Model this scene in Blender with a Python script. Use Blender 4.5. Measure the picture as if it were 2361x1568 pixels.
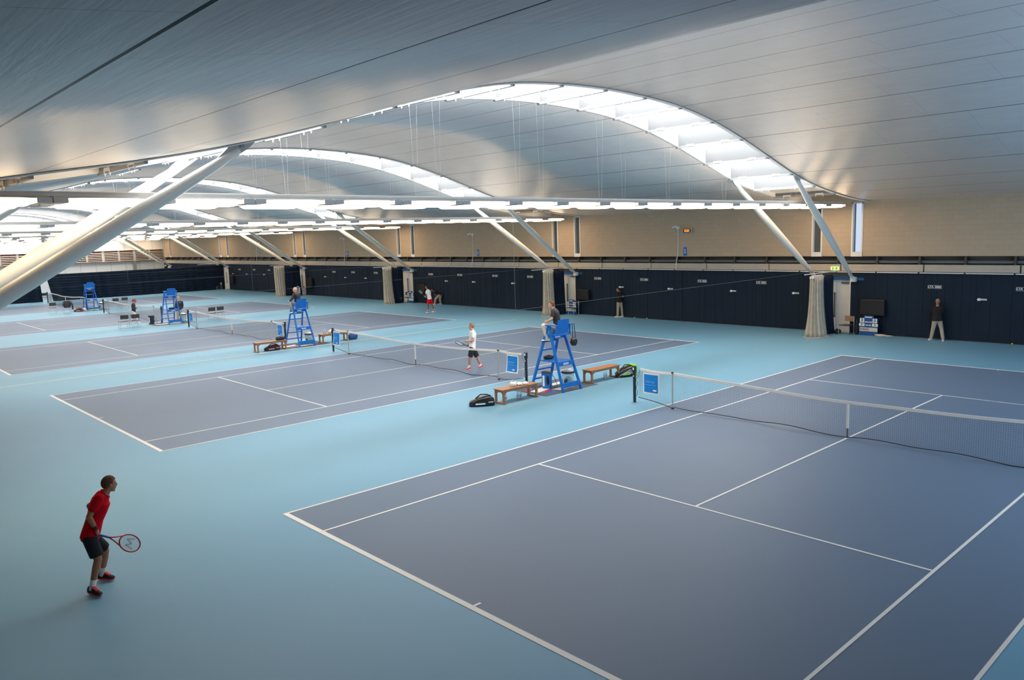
import bpy, bmesh, math, random
from math import sin, cos, pi, sqrt, radians, hypot
from mathutils import Vector as V, Matrix
random.seed(7)
for _o in list(bpy.data.objects): bpy.data.objects.remove(_o)
SC = bpy.context.scene; COL = SC.collection

# ------------------------------------------------------------ camera, sky, exposure
cam_d = bpy.data.cameras.new('camera'); cam = bpy.data.objects.new('camera', cam_d); COL.objects.link(cam)
cam_d.sensor_width = 36.0; cam_d.lens = 36.0 * 1800.96 / 2361; cam_d.clip_start = 0.05; cam_d.clip_end = 400
_yaw, _pit, _rol = -.8225, -.1337, -.0311
_fw = V((sin(_yaw)*cos(_pit), cos(_yaw)*cos(_pit), sin(_pit)))
_r = _fw.cross(V((0, 0, 1))).normalized(); _u = _r.cross(_fw)
_R = _r*cos(_rol) + _u*sin(_rol); _U = -_r*sin(_rol) + _u*cos(_rol)
cam.matrix_world = Matrix(((_R.x, _U.x, -_fw.x, 7.9715), (_R.y, _U.y, -_fw.y, -18.3127), (_R.z, _U.z, -_fw.z, 5.1038), (0, 0, 0, 1)))
SC.camera = cam
W = bpy.data.worlds.new('world'); SC.world = W; W.use_nodes = True
_bg = W.node_tree.nodes['Background']; _bg.inputs[0].default_value = (.82, .91, 1, 1); _bg.inputs[1].default_value = 1.0
SC.view_settings.view_transform = 'Standard'; SC.view_settings.look = 'None'
SC.view_settings.gamma = 1.0; SC.view_settings.use_curve_mapping = False
SC.view_settings.exposure = 0.09
LAMP_STRENGTH = 9.4
SKYLIGHT_STRENGTH = 12.0

# ------------------------------------------------------------ materials
def srgb(r, g, b):
    f = lambda c: c/12.92 if c <= .04045 else ((c+.055)/1.055)**2.4
    return (f(r/255), f(g/255), f(b/255))
class NT:
    def __init__(s, name):
        s.m = bpy.data.materials.new(name); s.m.use_nodes = True; s.t = s.m.node_tree; s.n = s.t.nodes
        s.b = s.n['Principled BSDF']
    def node(s, kind, **kw):
        n = s.n.new(kind)
        for k, v in kw.items(): setattr(n, k, v)
        return n
    def link(s, a, b): s.t.links.new(a, b)
    def math(s, op, a, b=None, c=None):
        n = s.n.new('ShaderNodeMath'); n.operation = op
        for i, v in enumerate((a, b, c)):
            if v is None: continue
            if isinstance(v, (int, float)): n.inputs[i].default_value = v
            else: s.link(v, n.inputs[i])
        return n.outputs[0]
    def mix(s, f, a, b):
        n = s.n.new('ShaderNodeMix'); n.data_type = 'RGBA'
        for i, v in ((0, f), (6, a), (7, b)):
            if isinstance(v, (int, float)): n.inputs[i].default_value = v
            elif isinstance(v, tuple): n.inputs[i].default_value = (*v[:3], 1)
            else: s.link(v, n.inputs[i])
        return n.outputs[2]
    def pos(s):
        g = s.n.new('ShaderNodeNewGeometry'); x = s.n.new('ShaderNodeSeparateXYZ'); s.link(g.outputs['Position'], x.inputs[0]); return g.outputs['Position'], x.outputs
def setp(b, col=None, rough=None, metal=None, spec=None):
    if col is not None: b.inputs['Base Color'].default_value = (*col[:3], 1)
    if rough is not None: b.inputs['Roughness'].default_value = rough
    if metal is not None: b.inputs['Metallic'].default_value = metal
    if spec is not None: b.inputs['Specular IOR Level'].default_value = spec
def mat(name, col, rough=.6, metal=0, spec=.5, var=.08, scale=6.0, bump=0.0, bscale=40.0):
    t = NT(name); setp(t.b, col, rough, metal, spec)
    tc = t.node('ShaderNodeTexCoord')
    if var:
        nz = t.node('ShaderNodeTexNoise'); nz.inputs['Scale'].default_value = scale; nz.inputs['Detail'].default_value = 3
        t.link(tc.outputs['Object'], nz.inputs['Vector'])
        d = tuple(max(0, c*(1-var)) for c in col); u = tuple(min(1, c*(1+var)) for c in col)
        t.link(t.mix(nz.outputs[0], d, u), t.b.inputs['Base Color'])
    if bump:
        n2 = t.node('ShaderNodeTexNoise'); n2.inputs['Scale'].default_value = bscale; n2.inputs['Detail'].default_value = 2
        t.link(tc.outputs['Object'], n2.inputs['Vector'])
        bp = t.node('ShaderNodeBump'); bp.inputs['Strength'].default_value = bump; bp.inputs['Distance'].default_value = .02
        t.link(n2.outputs[0], bp.inputs['Height']); t.link(bp.outputs[0], t.b.inputs['Normal'])
    return t.m
def emit(name, col, s):
    t = NT(name); setp(t.b, (0, 0, 0), .6); t.b.inputs['Emission Color'].default_value = (*col, 1); t.b.inputs['Emission Strength'].default_value = s; return t.m

M = {}
def roof_mat():
    t = NT('roof_sheet'); p, x = t.pos()
    k = t.math('DIVIDE', x[1], 1.88)
    fr = t.math('ABSOLUTE', t.math('SUBTRACT', k, t.math('ROUND', k)))
    seam = t.math('LESS_THAN', fr, .0085)
    row = t.math('FLOOR', k)
    wn = t.node('ShaderNodeTexWhiteNoise', noise_dimensions='1D'); t.link(row, wn.inputs['W'])
    jx = t.math('DIVIDE', t.math('ADD', x[0], t.math('MULTIPLY', wn.outputs[0], 5)), 2.92)
    jf = t.math('ABSOLUTE', t.math('SUBTRACT', jx, t.math('ROUND', jx)))
    joint = t.math('MULTIPLY', t.math('LESS_THAN', jf, .0016), .35)
    mp = t.node('ShaderNodeMapping'); mp.inputs['Scale'].default_value = (1.0, 3.2, 1); t.link(p, mp.inputs['Vector'])
    nz = t.node('ShaderNodeTexNoise'); nz.inputs['Scale'].default_value = .8; nz.inputs['Detail'].default_value = 5; t.link(mp.outputs[0], nz.inputs['Vector'])
    base = t.mix(nz.outputs[0], (.70, .655, .64), (.80, .765, .75))
    base = t.mix(joint, base, (.1, .1, .11)); base = t.mix(seam, base, (.02, .018, .018))
    t.link(base, t.b.inputs['Base Color'])
    t.link(t.math('SUBTRACT', .42, t.math('MULTIPLY', seam, .42)), t.b.inputs['Metallic'])
    mp2 = t.node('ShaderNodeMapping'); mp2.inputs['Scale'].default_value = (.55, 5.0, 1); t.link(p, mp2.inputs['Vector'])
    n2 = t.node('ShaderNodeTexNoise'); n2.inputs['Scale'].default_value = 2.2; n2.inputs['Detail'].default_value = 4; t.link(mp2.outputs[0], n2.inputs['Vector'])
    bp = t.node('ShaderNodeBump'); bp.inputs['Strength'].default_value = .5; bp.inputs['Distance'].default_value = .018
    t.link(n2.outputs[0], bp.inputs['Height']); t.link(bp.outputs[0], t.b.inputs['Normal'])
    t.b.inputs['Roughness'].default_value = .36
    return t.m
M['roof'] = roof_mat()
def floor_mat(name, col, col2, rough=.5):
    t = NT(name); p, x = t.pos()
    nz = t.node('ShaderNodeTexNoise'); nz.inputs['Scale'].default_value = .35; nz.inputs['Detail'].default_value = 6; t.link(p, nz.inputs['Vector'])
    n2 = t.node('ShaderNodeTexNoise'); n2.inputs['Scale'].default_value = 90; t.link(p, n2.inputs['Vector'])
    c = t.mix(nz.outputs[0], col, col2)
    t.link(c, t.b.inputs['Base Color'])
    bp = t.node('ShaderNodeBump'); bp.inputs['Strength'].default_value = .15; bp.inputs['Distance'].default_value = .003
    t.link(n2.outputs[0], bp.inputs['Height']); t.link(bp.outputs[0], t.b.inputs['Normal'])
    setp(t.b, None, rough, 0, .22); return t.m
M['apron'] = floor_mat('apron_acrylic', (.152, .335, .475), (.170, .362, .510))
M['court'] = floor_mat('court_acrylic', (.112, .166, .25), (.13, .188, .275))
M['line'] = mat('line_paint', (.78, .76, .72), .6, var=.04)
def brick_mat():
    t = NT('pale_blockwork'); p, x = t.pos()
    cb = t.node('ShaderNodeCombineXYZ'); t.link(t.math('ADD', x[0], x[1]), cb.inputs[0]); t.link(x[2], cb.inputs[1])
    br = t.node('ShaderNodeTexBrick'); t.link(cb.outputs[0], br.inputs['Vector'])
    br.inputs['Scale'].default_value = 1; br.inputs['Brick Width'].default_value = .44; br.inputs['Row Height'].default_value = .215; br.inputs['Mortar Size'].default_value = .006
    br.inputs['Color1'].default_value = (.52, .40, .28, 1); br.inputs['Color2'].default_value = (.56, .43, .31, 1); br.inputs['Mortar'].default_value = (.47, .34, .23, 1)
    nz = t.node('ShaderNodeTexNoise'); nz.inputs['Scale'].default_value = 1.3; nz.inputs['Detail'].default_value = 5; t.link(p, nz.inputs['Vector'])
    t.link(t.mix(t.math('MULTIPLY', nz.outputs[0], .3), br.outputs[0], (.44, .33, .23)), t.b.inputs['Base Color'])
    setp(t.b, None, .8, 0, .2); return t.m
M['brick'] = brick_mat()
M['concrete'] = mat('cast_concrete', (.50, .43, .35), .8, var=.14, scale=1.4, bump=.2, bscale=14)
M['dark_recess'] = mat('recess_board', (.14, .12, .10), .8)
M['dark_metal'] = mat('dark_metal', (.07, .065, .06), .5, .3)
M['white_wall'] = mat('white_cladding', (.72, .73, .76), .5, var=.03, scale=.6)
M['white'] = mat('white_paint', (.80, .79, .77), .45, var=.03)
M['strut'] = mat('strut_paint', (.78, .76, .71), .33, var=.03, scale=1.2)
M['lampbody'] = mat('lamp_housing', (.42, .42, .41), .45, .2)
M['rail'] = mat('rail_paint', (.62, .60, .57), .4, var=.03)
M['lamp'] = emit('lamp_diffuser', (1, .74, .46), LAMP_STRENGTH)
M['sky'] = emit('skylight_pane', (.93, .97, 1.0), SKYLIGHT_STRENGTH)
M['end_fill_glow'] = emit('added_end_fill', (.58, .78, 1.0), 6.5)  # glow of the unseen panes added to the end wall
M['bar_lip_shade'] = mat('crossbar_lip_shade', (.30, .30, .30), .6, var=0)  # lip of the white crossbars, its shaded look put into the colour
M['bar_body_shade'] = mat('crossbar_body_shade', (.18, .18, .18), .7, var=0)  # white crossbar body, painted darker to stand in for shade beside the panes
M['brown'] = mat('brown_trim', (.20, .14, .10), .6)
M['navy'] = mat('navy_canvas', (.008, .018, .034), .75, var=.25, scale=.9, spec=.25)
M['navy2'] = mat('navy_drape', (.008, .019, .040), .8, var=.35, scale=1.6, spec=.2)
M['net_white'] = mat('cream_netting', (.50, .45, .37), .9, var=.25, scale=5, bump=.5, bscale=30)
M['tape'] = mat('white_net_tape', (.80, .77, .72), .6, var=.06)
M['cord'] = mat('black_cord', (.03, .04, .05), .7)
M['mesh_cord'] = mat('net_cord', (.035, .05, .065), .7, var=0)
M['post'] = mat('net_post_paint', (.012, .028, .035), .35)
M['blue'] = mat('blue_gloss_paint', (.002, .165, .60), .38, var=.05)
M['blue_b'] = mat('banner_blue', (.0, .22, .66), .5, var=.05)
M['blue_d'] = mat('scoreboard_blue', (.01, .08, .26), .5)
def wood():
    t = NT('oiled_teak'); tc = t.node('ShaderNodeTexCoord'); mp = t.node('ShaderNodeMapping'); mp.inputs['Scale'].default_value = (14, 1.2, 14)
    t.link(tc.outputs['Object'], mp.inputs[0]); nz = t.node('ShaderNodeTexNoise'); nz.inputs['Scale'].default_value = 3; nz.inputs['Detail'].default_value = 5; t.link(mp.outputs[0], nz.inputs['Vector'])
    t.link(t.mix(nz.outputs[0], (.32, .13, .055), (.50, .24, .115)), t.b.inputs['Base Color']); setp(t.b, None, .45); return t.m
M['wood'] = wood()
M['black'] = mat('black_fabric', (.014, .014, .016), .7)
M['blackg'] = mat('black_gloss', (.012, .012, .014), .3)
M['steel'] = mat('bright_steel', (.62, .64, .66), .3, .8)
M['mat_grey'] = mat('grey_rubber', (.075, .095, .125), .8)
M['text_white'] = mat('white_lettering', (.82, .82, .82), .5, var=0)
M['text_black'] = mat('black_lettering', (.02, .02, .02), .5, var=0)
M['text_pale'] = mat('pale_blue_lettering', (.25, .55, .85), .5, var=0)
M['red'] = mat('red_cloth', (.66, .004, .012), .9, spec=.1, var=.1, scale=9)
M['redshoe'] = mat('red_shoe', (.62, .02, .05), .5)
M['pink'] = mat('coral_lace', (.95, .05, .07), .5)
M['shirt_w'] = mat('white_cloth', (.82, .81, .80), .8, var=.05, bump=.2, bscale=12)
M['dark_cloth'] = mat('charcoal_cloth', (.035, .035, .045), .85, var=.15)
M['black_cloth'] = mat('black_cloth', (.009, .009, .011), .85)
M['navy_cloth'] = mat('navy_cloth', (.018, .026, .05), .85)
M['khaki'] = mat('beige_twill', (.42, .35, .27), .85, var=.1)
M['cream'] = mat('cream_twill', (.62, .56, .47), .85, var=.08)
M['skin'] = mat('light_skin', (.62, .33, .225), .55, var=.06)
M['skin_t'] = mat('tanned_skin', (.45, .17, .085), .5, var=.08)
M['skin_d'] = mat('brown_skin', (.22, .085, .045), .5, var=.08)
M['hair_b'] = mat('brown_hair', (.13, .055, .022), .8, var=.3, scale=30)
M['hair_l'] = mat('fair_hair', (.26, .15, .07), .7, var=.3, scale=30)
M['hair_k'] = mat('black_hair', (.018, .012, .010), .7)
M['hair_g'] = mat('grey_hair', (.32, .28, .25), .8)
M['eye'] = mat('eye_dark', (.02, .015, .012), .3, var=0)
M['lip'] = mat('lip', (.28, .09, .07), .6, var=0)
M['glass'] = None
t = NT('window_glass'); setp(t.b, (.75, .82, .86), .03, 0, .6); t.b.inputs['Transmission Weight'].default_value = .92; t.b.inputs['IOR'].default_value = 1.1; M['glass'] = t.m
t = NT('clear_plastic'); setp(t.b, (.70, .86, .90), .12); t.b.inputs['Transmission Weight'].default_value = .75; t.b.inputs['IOR'].default_value = 1.12; M['clear'] = t.m
M['ball'] = mat('tennis_ball_felt', (.62, .80, .05), .9)
M['green_sign'] = emit('exit_sign_green', (.05, .45, .05), 1.2)
M['sign_yel'] = emit('exit_sign_pale', (.95, .95, .35), 1.3)
M['orange'] = emit('orange_digits', (1, .16, .01), 5)
M['lime'] = mat('lime_fabric', (.28, .62, .04), .6)
M['maroon'] = mat('maroon_fabric', (.10, .018, .02), .7)
M['tan'] = mat('tan_vinyl', (.36, .20, .13), .5)
M['louvre_back'] = mat('louvre_red_brown', (.10, .03, .022), .7)
M['door_paint'] = mat('door_white', (.62, .59, .55), .5, var=.03)
M['tv'] = mat('black_cover', (.010, .010, .010), .6)
M['racket_red'] = mat('racket_red', (.55, .02, .03), .3)
M['string'] = mat('racket_string', (.55, .62, .62), .5, var=0)
M['cyan_glass'] = mat('cooler_panel', (.02, .09, .14), .4)

# ------------------------------------------------------------ mesh helpers
class MB:
    def __init__(s): s.v = []; s.f = []; s.mi = []
    def add(s, vs, fs, mi=0):
        o = len(s.v); s.v += [tuple(v) for v in vs]; s.f += [tuple(i+o for i in f) for f in fs]; s.mi += [mi]*len(fs); return s
    def box(s, x0, x1, y0, y1, z0, z1, mi=0):
        return s.add([(x, y, z) for x in (x0, x1) for y in (y0, y1) for z in (z0, z1)],
                     [(0, 1, 3, 2), (4, 6, 7, 5), (0, 4, 5, 1), (2, 3, 7, 6), (0, 2, 6, 4), (1, 5, 7, 3)], mi)
    def quad(s, a, b, c, d, mi=0): return s.add([a, b, c, d], [(0, 1, 2, 3)], mi)
    def bar(s, p0, p1, w, h=None, up=(0, 0, 1), mi=0, w1=None, h1=None):
        p0, p1 = V(p0), V(p1); d = (p1-p0).normalized(); up = V(up)
        if abs(d.dot(up)) > .98: up = V((0, 1, 0))
        a = d.cross(up).normalized(); b = a.cross(d); h = h or w; w1 = w1 or w; h1 = h1 or h
        vs = [p0+a*w/2*i+b*h/2*j for i, j in ((-1, -1), (1, -1), (1, 1), (-1, 1))]+[p1+a*w1/2*i+b*h1/2*j for i, j in ((-1, -1), (1, -1), (1, 1), (-1, 1))]
        return s.add(vs, [(3, 2, 1, 0), (4, 5, 6, 7)]+[(i, (i+1) % 4, 4+(i+1) % 4, 4+i) for i in range(4)], mi)
    def rings(s, rings, mi=0, cap=True):
        n = len(rings[0]); vs = [p for r in rings for p in r]; fs = []
        for k in range(len(rings)-1):
            for i in range(n): fs.append((k*n+i, k*n+(i+1) % n, (k+1)*n+(i+1) % n, (k+1)*n+i))
        if cap: fs.append(tuple(reversed(range(n)))); fs.append(tuple((len(rings)-1)*n+i for i in range(n)))
        return s.add(vs, fs, mi)
    def tube(s, pts, rad, n=10, mi=0, cap=True):
        pts = [V(p) for p in pts]; rad = rad if isinstance(rad, (list, tuple)) else [rad]*len(pts)
        rs = []; ref = None
        for i, p in enumerate(pts):
            d = (pts[min(i+1, len(pts)-1)]-pts[max(i-1, 0)]).normalized()
            if ref is None: ref = V((0, 0, 1)) if abs(d.z) < .9 else V((1, 0, 0))
            a = d.cross(ref).normalized(); b = a.cross(d); ref = b
            rs.append([p+a*rad[i]*cos(2*pi*k/n)+b*rad[i]*sin(2*pi*k/n) for k in range(n)])
        return s.rings(rs, mi, cap)
    def loop(s, pts, r, n=6, mi=0):
        pts = [V(p) for p in pts]; N = len(pts); c = sum(pts, V((0, 0, 0)))/N
        nm = (pts[0]-c).cross(pts[N//4]-c).normalized(); rs = []
        for i, p in enumerate(pts):
            d = (pts[(i+1) % N]-pts[i-1]).normalized(); a = d.cross(nm).normalized()
            rs.append([p+a*r*cos(2*pi*k/n)+nm*r*sin(2*pi*k/n) for k in range(n)])
        rs.append(rs[0]); return s.rings(rs, mi, False)
    def ell(s, c, ax, ay, az, n=14, m=9, mi=0):
        c = V(c); ax, ay, az = V(ax), V(ay), V(az); vs = [c-az]; fs = []
        for j in range(1, m):
            th = pi*j/m
            for i in range(n): vs.append(c-az*cos(th)+(ax*cos(2*pi*i/n)+ay*sin(2*pi*i/n))*sin(th))
        vs.append(c+az); L = len(vs)-1
        for i in range(n):
            fs.append((0, 1+(i+1) % n, 1+i)); fs.append((L, 1+(m-2)*n+i, 1+(m-2)*n+(i+1) % n))
            for j in range(m-2): fs.append((1+j*n+i, 1+j*n+(i+1) % n, 1+(j+1)*n+(i+1) % n, 1+(j+1)*n+i))
        return s.add(vs, fs, mi)
    def cyl(s, c, r0, z0, z1, r1=None, n=20, mi=0):
        r1 = r0 if r1 is None else r1
        return s.rings([[(c[0]+r*cos(2*pi*k/n), c[1]+r*sin(2*pi*k/n), z) for k in range(n)] for r, z in ((r0, z0), (r1, z1))], mi)
    def prism(s, poly, a, b, mi=0):   # poly of points, extruded along vector from a to b
        a, b = V(a), V(b); n = len(poly)
        return s.add([V(p)+a for p in poly]+[V(p)+b for p in poly], [tuple(reversed(range(n))), tuple(range(n, 2*n))]+[(i, (i+1) % n, n+(i+1) % n, n+i) for i in range(n)], mi)
    def build(s, name, mats, parent=None, smooth=False, bevel=0, weld=False, **tags):
        me = bpy.data.meshes.new(name); me.from_pydata(s.v, [], s.f)
        if not isinstance(mats, (list, tuple)): mats = [mats]
        for m in mats: me.materials.append(m)
        if len(mats) > 1: me.polygons.foreach_set('material_index', s.mi)
        bm = bmesh.new(); bm.from_mesh(me); 
        if weld: bmesh.ops.remove_doubles(bm, verts=bm.verts, dist=1e-5)
        bmesh.ops.recalc_face_normals(bm, faces=bm.faces); bm.to_mesh(me); bm.free()
        if smooth: me.polygons.foreach_set('use_smooth', [True]*len(me.polygons))
        o = bpy.data.objects.new(name, me); COL.objects.link(o)
        if parent: o.parent = parent
        if bevel:
            b = o.modifiers.new('bevel', 'BEVEL'); b.width = bevel; b.segments = 2; b.limit_method = 'ANGLE'
        for k, v in tags.items(): o[k] = v
        return o
def thing(name, label, cat, loc=(0, 0, 0), rz=0, group=None):
    o = bpy.data.objects.new(name, None); COL.objects.link(o); o.location = loc; o.rotation_euler = (0, 0, rz)
    o.empty_display_size = .1; o['label'] = label; o['category'] = cat
    if group: o['group'] = group
    return o
def tag(o, label, cat, group=None):
    o['label'] = label; o['category'] = cat
    if group: o['group'] = group
    return o
def struct(o): o['kind'] = 'structure'; return o
def copy_tree(o, parent=None):
    c = o.copy(); COL.objects.link(c); c.parent = parent
    for ch in list(o.children): copy_tree(ch, c)
    return c
_txt = {}
def text_mesh(s, size, align='CENTER', bold=0.0):
    k = (s, size, align, bold)
    if k not in _txt:
        cu = bpy.data.curves.new('lettering', 'FONT'); cu.body = s; cu.size = size; cu.align_x = align; cu.align_y = 'CENTER'; cu.extrude = .0015; cu.offset = bold
        cu.resolution_u = 3
        ob = bpy.data.objects.new('lettering', cu); me = bpy.data.meshes.new_from_object(ob); bpy.data.objects.remove(ob); _txt[k] = me
    return _txt[k]
def text(name, s, size, m, loc, rot, parent=None, align='CENTER', bold=0.0):
    me = text_mesh(s, size, align, bold)
    if not me.materials: me.materials.append(m)
    o = bpy.data.objects.new(name, me); COL.objects.link(o); o.location = loc; o.rotation_euler = rot
    if parent: o.parent = parent
    return o

# ------------------------------------------------------------ plan of the hall
PITCH = 17.5
XC = [-8.76-PITCH*k for k in range(6)]          # lines between the courts
COURTS = [0-PITCH*k for k in range(6)]
X0, X1 = -98.0, 9.7
YF, YN = 18.5, -19.3
PROF = [(-19.6, 5.78), (-18.8, 5.84), (-16.92, 6.07), (-15.04, 6.38), (-13.16, 6.70), (-11.28, 7.10), (-9.4, 7.60), (-7.52, 8.17), (-5.64, 8.69), (-3.76, 9.05), (-1.88, 9.22), (0, 9.28), (1.88, 9.23), (3.76, 9.08), (5.64, 8.76), (7.52, 8.29), (9.4, 7.73), (11.28, 7.18), (13.16, 6.76), (15.04, 6.47), (16.92, 6.26), (19.0, 6.12)]
def prof(y):
    P = PROF
    if y <= P[0][0]: return P[0][1]
    if y >= P[-1][0]: return P[-1][1]
    i = max(k for k in range(len(P)-1) if P[k][0] <= y)
    def sl(k):
        k0, k1 = max(k-1, 0), min(k+1, len(P)-1); return (P[k1][1]-P[k0][1])/(P[k1][0]-P[k0][0])
    y0, z0 = P[i]; y1, z1 = P[i+1]; h = y1-y0; t = (y-y0)/h; m0, m1 = sl(i)*h, sl(i+1)*h
    return (2*t**3-3*t*t+1)*z0+(t**3-2*t*t+t)*m0+(-2*t**3+3*t*t)*z1+(t**3-t*t)*m1
HW = 1.45                                        # half width of a roof light
ys = [YN-.2+(19.0-YN+.2)*i/120 for i in range(121)]

# ------------------------------------------------------------ floor
def court_rects():
    r = []; hw, sw, L, s = 5.485, 4.115, 11.885, 6.40; w = .025
    r += [(-hw, -hw+.05, -L, L), (hw-.05, hw, -L, L), (-hw, hw, -L, -L+.1), (-hw, hw, L-.1, L)]
    r += [(-sw-w, -sw+w, -L, L), (sw-w, sw+w, -L, L), (-sw, sw, -s-w, -s+w), (-sw, sw, s-w, s+w), (-w, w, -s, s)]
    r += [(-w, w, -L+.09, -L+.22), (-w, w, L-.22, L-.09)]
    return r
m = MB(); m.box(X0-.3, X1+.3, YN-.3, 19.6, -.2, 0, 0)
for cx in COURTS:
    m.quad((cx-5.47, -11.87, .002), (cx+5.47, -11.87, .002), (cx+5.47, 11.87, .002), (cx-5.47, 11.87, .002), 1)
    for i_, (a, b, c, d) in enumerate(court_rects()):
        z_ = .004+.0003*i_; m.quad((cx+a, c, z_), (cx+b, c, z_), (cx+b, d, z_), (cx+a, d, z_), 2)
m.quad((-26.46, YN, .003), (-26.40, YN, .003), (-26.40, 14, .003), (-26.46, 14, .003), 2)
m.quad((-28.05, YN, .003), (-28.02, YN, .003), (-28.02, 8, .003), (-28.05, 8, .003), 3)
m.quad((-27.55, YN, .003), (-27.52, YN, .003), (-27.52, 8, .003), (-27.55, 8, .003), 3)
fl = struct(m.build('floor', [M['apron'], M['court'], M['line'], mat('floor_scuff', (.10, .24, .33), .6)]))

# ------------------------------------------------------------ roof
def roof_bay(x0, x1, i):
    m = MB(); vs = []; fs = []
    for y in ys: vs += [(x0, y, prof(y)), (x1, y, prof(y))]
    n = len(ys)
    for k in range(n-1): fs.append((2*k, 2*k+1, 2*k+3, 2*k+2))
    m.add(vs, fs)
    o = m.build('ceiling', M['roof'], smooth=True); 
    so = o.modifiers.new('sheet', 'SOLIDIFY'); so.thickness = .05; so.offset = 1
    return struct(o)
edges = [X1+.2]+[e for x in XC for e in (x+HW, x-HW)]+[X0-.2]
for i in range(0, len(edges), 2): 
    o = roof_bay(edges[i+1], edges[i], i)
    # make sure the sheet thickens upwards
    me = o.data
    if me.polygons[60].normal.z < 0: me.flip_normals()

SEAMS = [1.88*k for k in range(-9, 10)]
def roof_light(xc, idx):
    root = bpy.data.objects.new('window_%d' % idx, None); COL.objects.link(root); root['kind'] = 'structure'
    fr = MB(); D = .55
    for sx in (-1, 1):
        xe = xc+sx*HW; xi = xe-sx*.13
        for k in range(len(ys)-1):
            y0, y1 = ys[k], ys[k+1]; z0, z1 = prof(y0), prof(y1)
            a, b = min(xe, xi), max(xe, xi)
            fr.quad((a, y0, z0-.01), (b, y0, z0-.01), (b, y1, z1-.01), (a, y1, z1-.01), 0)      # flange
            fr.quad((xi, y0, z0-.01), (xi, y1, z1-.01), (xi, y1, z1+D), (xi, y0, z0+D), 0)       # well side
            fr.quad((xi, y0, z0-.04), (xi, y1, z1-.04), (xi, y1, z1-.01), (xi, y0, z0-.01), 0); fr.quad((xe, y0, z0-.04), (xe, y1, z1-.04), (xe, y1, z1-.01), (xe, y0, z0-.01), 0); fr.quad((a, y0, z0-.04), (b, y0, z0-.04), (b, y1, z1-.04), (a, y1, z1-.04), 0)
            fr.quad((xe, y0, z0-.012), (xe, y1, z1-.012), (xe+sx*.02, y1, z1-.004), (xe+sx*.02, y0, z0-.004), 1)
            fr.quad((xe, y0, z0-.01), (xe, y1, z1-.01), (xe, y1, z1+.1), (xe, y0, z0+.1), 1)
    fr.build('window_frame', [M['white'], M['brown']], root)
    for y in SEAMS:
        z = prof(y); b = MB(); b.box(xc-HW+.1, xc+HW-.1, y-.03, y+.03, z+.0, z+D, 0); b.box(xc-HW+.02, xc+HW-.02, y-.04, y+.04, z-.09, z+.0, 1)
        if abs(y) < 15.5: b.build('window_crossbar', [M['bar_body_shade'], M['bar_lip_shade']], root)
    # clip plates that carry the lamp wires
    hb = MB()
    for y in SEAMS:
        if abs(y) > 15.5: continue
        z = prof(y)
        for px in (-.95, .55):
            hb.box(xc+px, xc+px+.36, y-.05, y-.035, z-.05, z+.02)
            for q in (0, .33): 
                hb.add([(xc+px+q, y-.06, z-.03), (xc+px+q+.04, y-.06, z-.03), (xc+px+q+.04, y+.02, z-.03), (xc+px+q, y+.02, z-.03), (xc+px+q+.02, y-.04, z-.16)], [(0, 1, 2, 3), (0, 4, 1), (1, 4, 2), (2, 4, 3), (3, 4, 0)])
    hb.build('hanger_clip', M['white'], root)
    for k in range(len(SEAMS)-1):
        y0, y1 = SEAMS[k], SEAMS[k+1]; p = MB(); op = abs((y0+y1)/2) > 13
        d = D-.02 if not op else .12
        if abs((y0+y1)/2) > 15: d = .34
        n = 4
        for q in range(n):
            a, b = y0+(y1-y0)*q/n, y0+(y1-y0)*(q+1)/n
            p.quad((xc-HW+.1, a, prof(a)+d), (xc+HW-.1, a, prof(a)+d), (xc+HW-.1, b, prof(b)+d), (xc-HW+.1, b, prof(b)+d))
        p.build('window_pane' if not op else 'window_blank', M['sky'] if not op else (M['white'] if d < .3 else M['brown']), root)
    for s in (-1, 1):
        p = MB(); ya, yb = (16.9, 19.1) if s > 0 else (YN-.3, -16.9)
        p.quad((xc-HW+.1, ya, prof(ya)+.35), (xc+HW-.1, ya, prof(ya)+.35), (xc+HW-.1, yb, prof(yb)+.35), (xc-HW+.1, yb, prof(yb)+.35)); p.build('window_blank', M['brown'], root)
for i, x in enumerate(XC): roof_light(x, i+1)

# ------------------------------------------------------------ walls
def wall_with_openings(m, x0, x1, z0, z1, y0, y1, ops, mi=0):
    xs = sorted(ops); cur = x0
    for a, b, c, d in xs:
        m.box(cur, a, y0, y1, z0, z1, mi)
        if c > z0: m.box(a, b, y0, y1, z0, c, mi)
        if d < z1: m.box(a, b, y0, y1, d, z1, mi)
        cur = b
    m.box(cur, x1, y0, y1, z0, z1, mi)
WIN = []
for xc in XC:
    for a in (-1.28, .65): WIN.append((xc+a, xc+a+.53, 3.66, 6.10))
WIN.sort()
m = MB(); wall_with_openings(m, X0-.2, X1+.2, 3.62, 6.6, YF, YF+.22, WIN)
struct(m.build('wall_far', M['brick']))
DOORS = [(xc-.72, xc+.66, 0, 2.5) for xc in XC]
m = MB(); wall_with_openings(m, X0-.2, X1+.2, 0, 2.95, YF+.12, YF+.3, sorted(DOORS))
struct(m.build('wall_far_lower', mat('dark_plaster', (.10, .10, .11), .8)))
m = MB(); m.box(X0-.2, X1+.2, YF+.55, YF+.75, 2.9, 3.7); m.box(X0-.2, X1+.2, YF+.1, YF+.6, 3.22, 3.25); m.box(X0-.2, X1+.2, YF+.15, YF+.6, 3.60, 3.63)
struct(m.build('trim_1', M['dark_recess']))
m = MB(); x = X1+.2
k = 0
while x > X0:
    m.box(max(x-3.66, X0), x-.03, YF-.06, YF+.3, 2.93, 3.24); x -= 3.69
struct(m.build('trim_2', M['concrete']))
m = MB(); m.box(X0, X1, YF+.2, YF+.24, 3.40, 3.43)
x = X1
while x > X0: m.box(x-.09, x, YF+.12, YF+.5, 3.24, 3.62); x -= 1.845
struct(m.build('trim_3', M['dark_metal']))
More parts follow.
